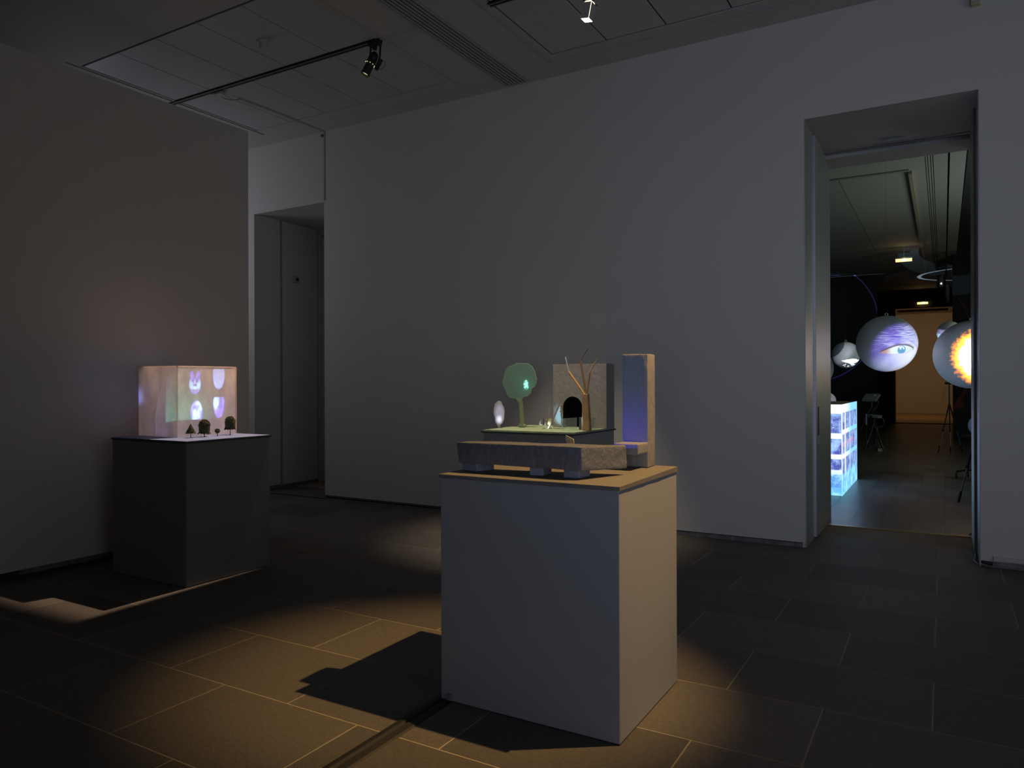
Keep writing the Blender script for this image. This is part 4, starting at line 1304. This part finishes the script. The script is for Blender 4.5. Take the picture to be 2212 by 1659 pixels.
def eye_slide(t, u, v, uv):
    c = uv(EYE)
    L0 = Vector(EYE_L)
    rn = RE / math.sqrt((EYE - L0).length ** 2 - RE * RE)
    s = t.m('DIVIDE', t.m('SUBTRACT', u, c[0]), rn); q = t.m('DIVIDE', t.m('SUBTRACT', v, c[1]), rn)
    vec = t.comb(s, q)
    # skin: streaky brow top-left, pale bottom-right
    mp = t.node('ShaderNodeMapping'); mp.inputs['Rotation'].default_value = (0, 0, .55); mp.inputs['Scale'].default_value = (1.0, 11, 1)
    t.link(vec, mp.inputs[0])
    streak = t.noise(mp.outputs[0], 2.2, 5, .6)
    wide = t.noise(vec, 1.5, 3, .5)
    # purple to the left and upper left
    g = t.m('ADD', t.m('MULTIPLY', s, .55), t.m('MULTIPLY', q, -.35))
    stk = t.m('MULTIPLY', t.m('SUBTRACT', streak, .5), t.smooth(q, -.25, .15))
    pal = t.smooth(t.m('ADD', g, t.m('ADD', t.m('MULTIPLY', stk, 2.6), t.m('MULTIPLY', t.m('SUBTRACT', wide, .5), .8))), -.50, .30)
    skin = t.mix(pal, (0.13, 0.09, 0.50), (0.62, 0.66, 1.0))
    skin = t.mix(t.smooth(g, .15, .65), skin, (1.15, 1.15, 1.25))
    # eye almond
    ex, ey = -0.04, -0.17
    dx = t.m('SUBTRACT', s, ex); dy = t.m('SUBTRACT', q, t.m('ADD', ey, t.m('MULTIPLY', dx, .12)))
    half = t.m('SUBTRACT', 1.0, t.m('POWER', t.m('ABSOLUTE', t.m('DIVIDE', dx, .64)), 2.0))
    up = t.m('SUBTRACT', t.m('MULTIPLY', half, .24), dy)         # >0 under the upper lid
    lo = t.m('ADD', dy, t.m('MULTIPLY', half, .10))              # >0 over the lower lid
    ins = t.m('MULTIPLY', t.smooth(up, -.01, .02), t.smooth(lo, -.01, .02))
    inx = t.m('GREATER_THAN', half, 0.0)
    ins = t.m('MULTIPLY', ins, inx)
    skin = t.mix(t.m('MULTIPLY', t.m('MULTIPLY', t.smooth(t.m('ABSOLUTE', t.m('ADD', up, .02)), .10, .0), inx), .9), skin, (0.09, 0.06, 0.07))
    skin = t.mix(t.m('MULTIPLY', t.m('MULTIPLY', t.smooth(t.m('ABSOLUTE', lo), .06, .0), inx), .4), skin, (0.55, 0.30, 0.35))
    # crease over the lid
    h2 = t.m('SUBTRACT', 1.0, t.m('POWER', t.m('ABSOLUTE', t.m('DIVIDE', dx, .85)), 2.0))
    cr = t.m('ABSOLUTE', t.m('SUBTRACT', t.m('MULTIPLY', h2, .50), dy))
    skin = t.mix(t.m('MULTIPLY', t.smooth(cr, .045, .0), .55), skin, (0.30, 0.24, 0.62))
    h3 = t.m('ABSOLUTE', t.m('SUBTRACT', t.m('MULTIPLY', h2, .80), dy))
    skin = t.mix(t.m('MULTIPLY', t.smooth(h3, .05, .0), .30), skin, (0.30, 0.22, 0.62))
    white = t.mix(t.smooth(dx, -.5, -.25), (0.50, 0.26, 0.24), (0.62, 0.72, 0.70))
    iris = t.blob(s, q, .04, -.11, .17, .17, .25)
    white = t.mix(iris, white, (0.10, 0.30, 0.50))
    white = t.mix(t.blob(s, q, .04, -.13, .08, .08, .5), white, (0.10, 0.26, 0.46))
    for (a, b_) in ((-.04, -.02), (.02, .01), (.09, -.01), (-.01, -.06), (.12, -.06)):
        white = t.mix(t.blob(s, q, a, b_, .028, .024, .6), white, (1.6, 1.7, 1.7))
    colr = t.mix(ins, skin, white)
    # edge of the projected picture (a soft ellipse shifted right/down)
    frame = t.blob(s, q, .14, -.14, 1.02, .98, .16)
    return t.mix(frame, (0.02, 0.03, 0.03), colr)


EYE_L = (0.55, 8.95, 1.55)
gobo('eye_projector_beam', EYE_L, EYE, 26, 360, eye_slide)


def fire_slide(t, u, v, uv):
    c = uv(FL); rn = RF / (FL - Vector(FIRE_L)).length
    s = t.m('DIVIDE', t.m('SUBTRACT', u, c[0]), rn); q = t.m('DIVIDE', t.m('SUBTRACT', v, c[1]), rn)
    n = t.noise(t.comb(s, q), 5, 6, .75)
    r = t.m('SQRT', t.m('ADD', t.m('POWER', t.m('SUBTRACT', s, .14), 2.0), t.m('POWER', t.m('ADD', q, .04), 2.0)))
    r = t.m('ADD', r, t.m('MULTIPLY', t.m('SUBTRACT', n, .5), .5))
    hot = t.smooth(r, .80, .62); org = t.smooth(r, .98, .80)
    c_ = t.mix(org, (0.012, 0.016, 0.02), (0.7, 0.20, 0.02))
    return t.mix(hot, c_, (1.9, 1.55, 0.95))


FIRE_L = (0.75, 8.9, 1.7)
gobo('fire_projector_beam', FIRE_L, FL, 26, 1700, fire_slide)


SM_L = (-0.55, 12.2, 1.45)
BK_L = (0.02, 12.1, 1.55)
OB_L = (-0.9, 10.9, 1.7)


def patch_slide(kind):
    def f(t, u, v, uv):
        C, Rr = {'small': (SM, RS), 'back': (BK, RB), 'over': (OB, RO)}[kind]
        L0 = {'small': SM_L, 'back': BK_L, 'over': OB_L}[kind]
        c = uv(C); rn = Rr / (C - Vector(L0)).length
        s = t.m('DIVIDE', t.m('SUBTRACT', u, c[0]), rn); q = t.m('DIVIDE', t.m('SUBTRACT', v, c[1]), rn)
        n = t.noise(t.comb(s, q), 4, 5, .7)
        if kind == 'small':
            half = t.m('SUBTRACT', 1.0, t.m('POWER', t.m('ABSOLUTE', t.m('DIVIDE', t.m('SUBTRACT', s, .15), .85)), 1.3))
            dy = t.m('ADD', q, .32)
            a = t.m('SUBTRACT', t.m('MULTIPLY', half, .26), t.m('ABSOLUTE', t.m('ADD', dy, t.m('MULTIPLY', t.m('SUBTRACT', n, .5), .25))))
            m_ = t.smooth(a, 0.0, .03)
            m2 = t.m('MULTIPLY', t.blob(s, q, .05, -.68, .5, .16, .3), t.smooth(n, .50, .55))
            m_ = t.m('MAXIMUM', m_, m2)
            return t.mix(m_, (0.03, 0.05, 0.07), (2.2, 2.4, 2.3))
        if kind == 'back':
            m_ = t.smooth(t.m('ADD', q, t.m('MULTIPLY', s, -.05)), .62, .46)
            wht = t.smooth(q, .22, -.02)
            return t.mix(m_, (0.02, 0.02, 0.03), t.mix(wht, (0.45, 0.38, 0.75), (0.9, 1.5, 1.9)))
        return t.mix(t.smooth(n, .4, .6), (0.45, 0.40, 0.62), (1.0, 0.85, 0.95))
    return f


gobo('small_sphere_beam', SM_L, SM, 24, 160, patch_slide('small'))
gobo('back_sphere_beam', BK_L, BK, 16, 200, patch_slide('back'))
gobo('lilac_sphere_beam', OB_L, OB, 18, 30, patch_slide('over'))


def ring_slide(r0, wd, colr, ex=1.0):
    def f(t, u, v, uv):
        r = t.m('SQRT', t.m('ADD', t.m('MULTIPLY', u, u), t.m('MULTIPLY', t.m('MULTIPLY', v, v), ex)))
        return t.mix(t.smooth(t.m('ABSOLUTE', t.m('SUBTRACT', r, r0)), wd, wd * .3), (0.01, 0.012, 0.015), colr)
    return f


gobo('ring_beam_ceiling', (0.85, 25.7, 1.2), (0.85, 25.7, 4.6), 70, 170, ring_slide(.43, .022, (1.0, 1.3, 1.7)))
gobo('ring_beam_wall', (-3.5, 21.5, 3.3), (-3.5, 24.4, 3.3), 76, 300, ring_slide(.628, .008, (0.35, 0.3, 1.4)))
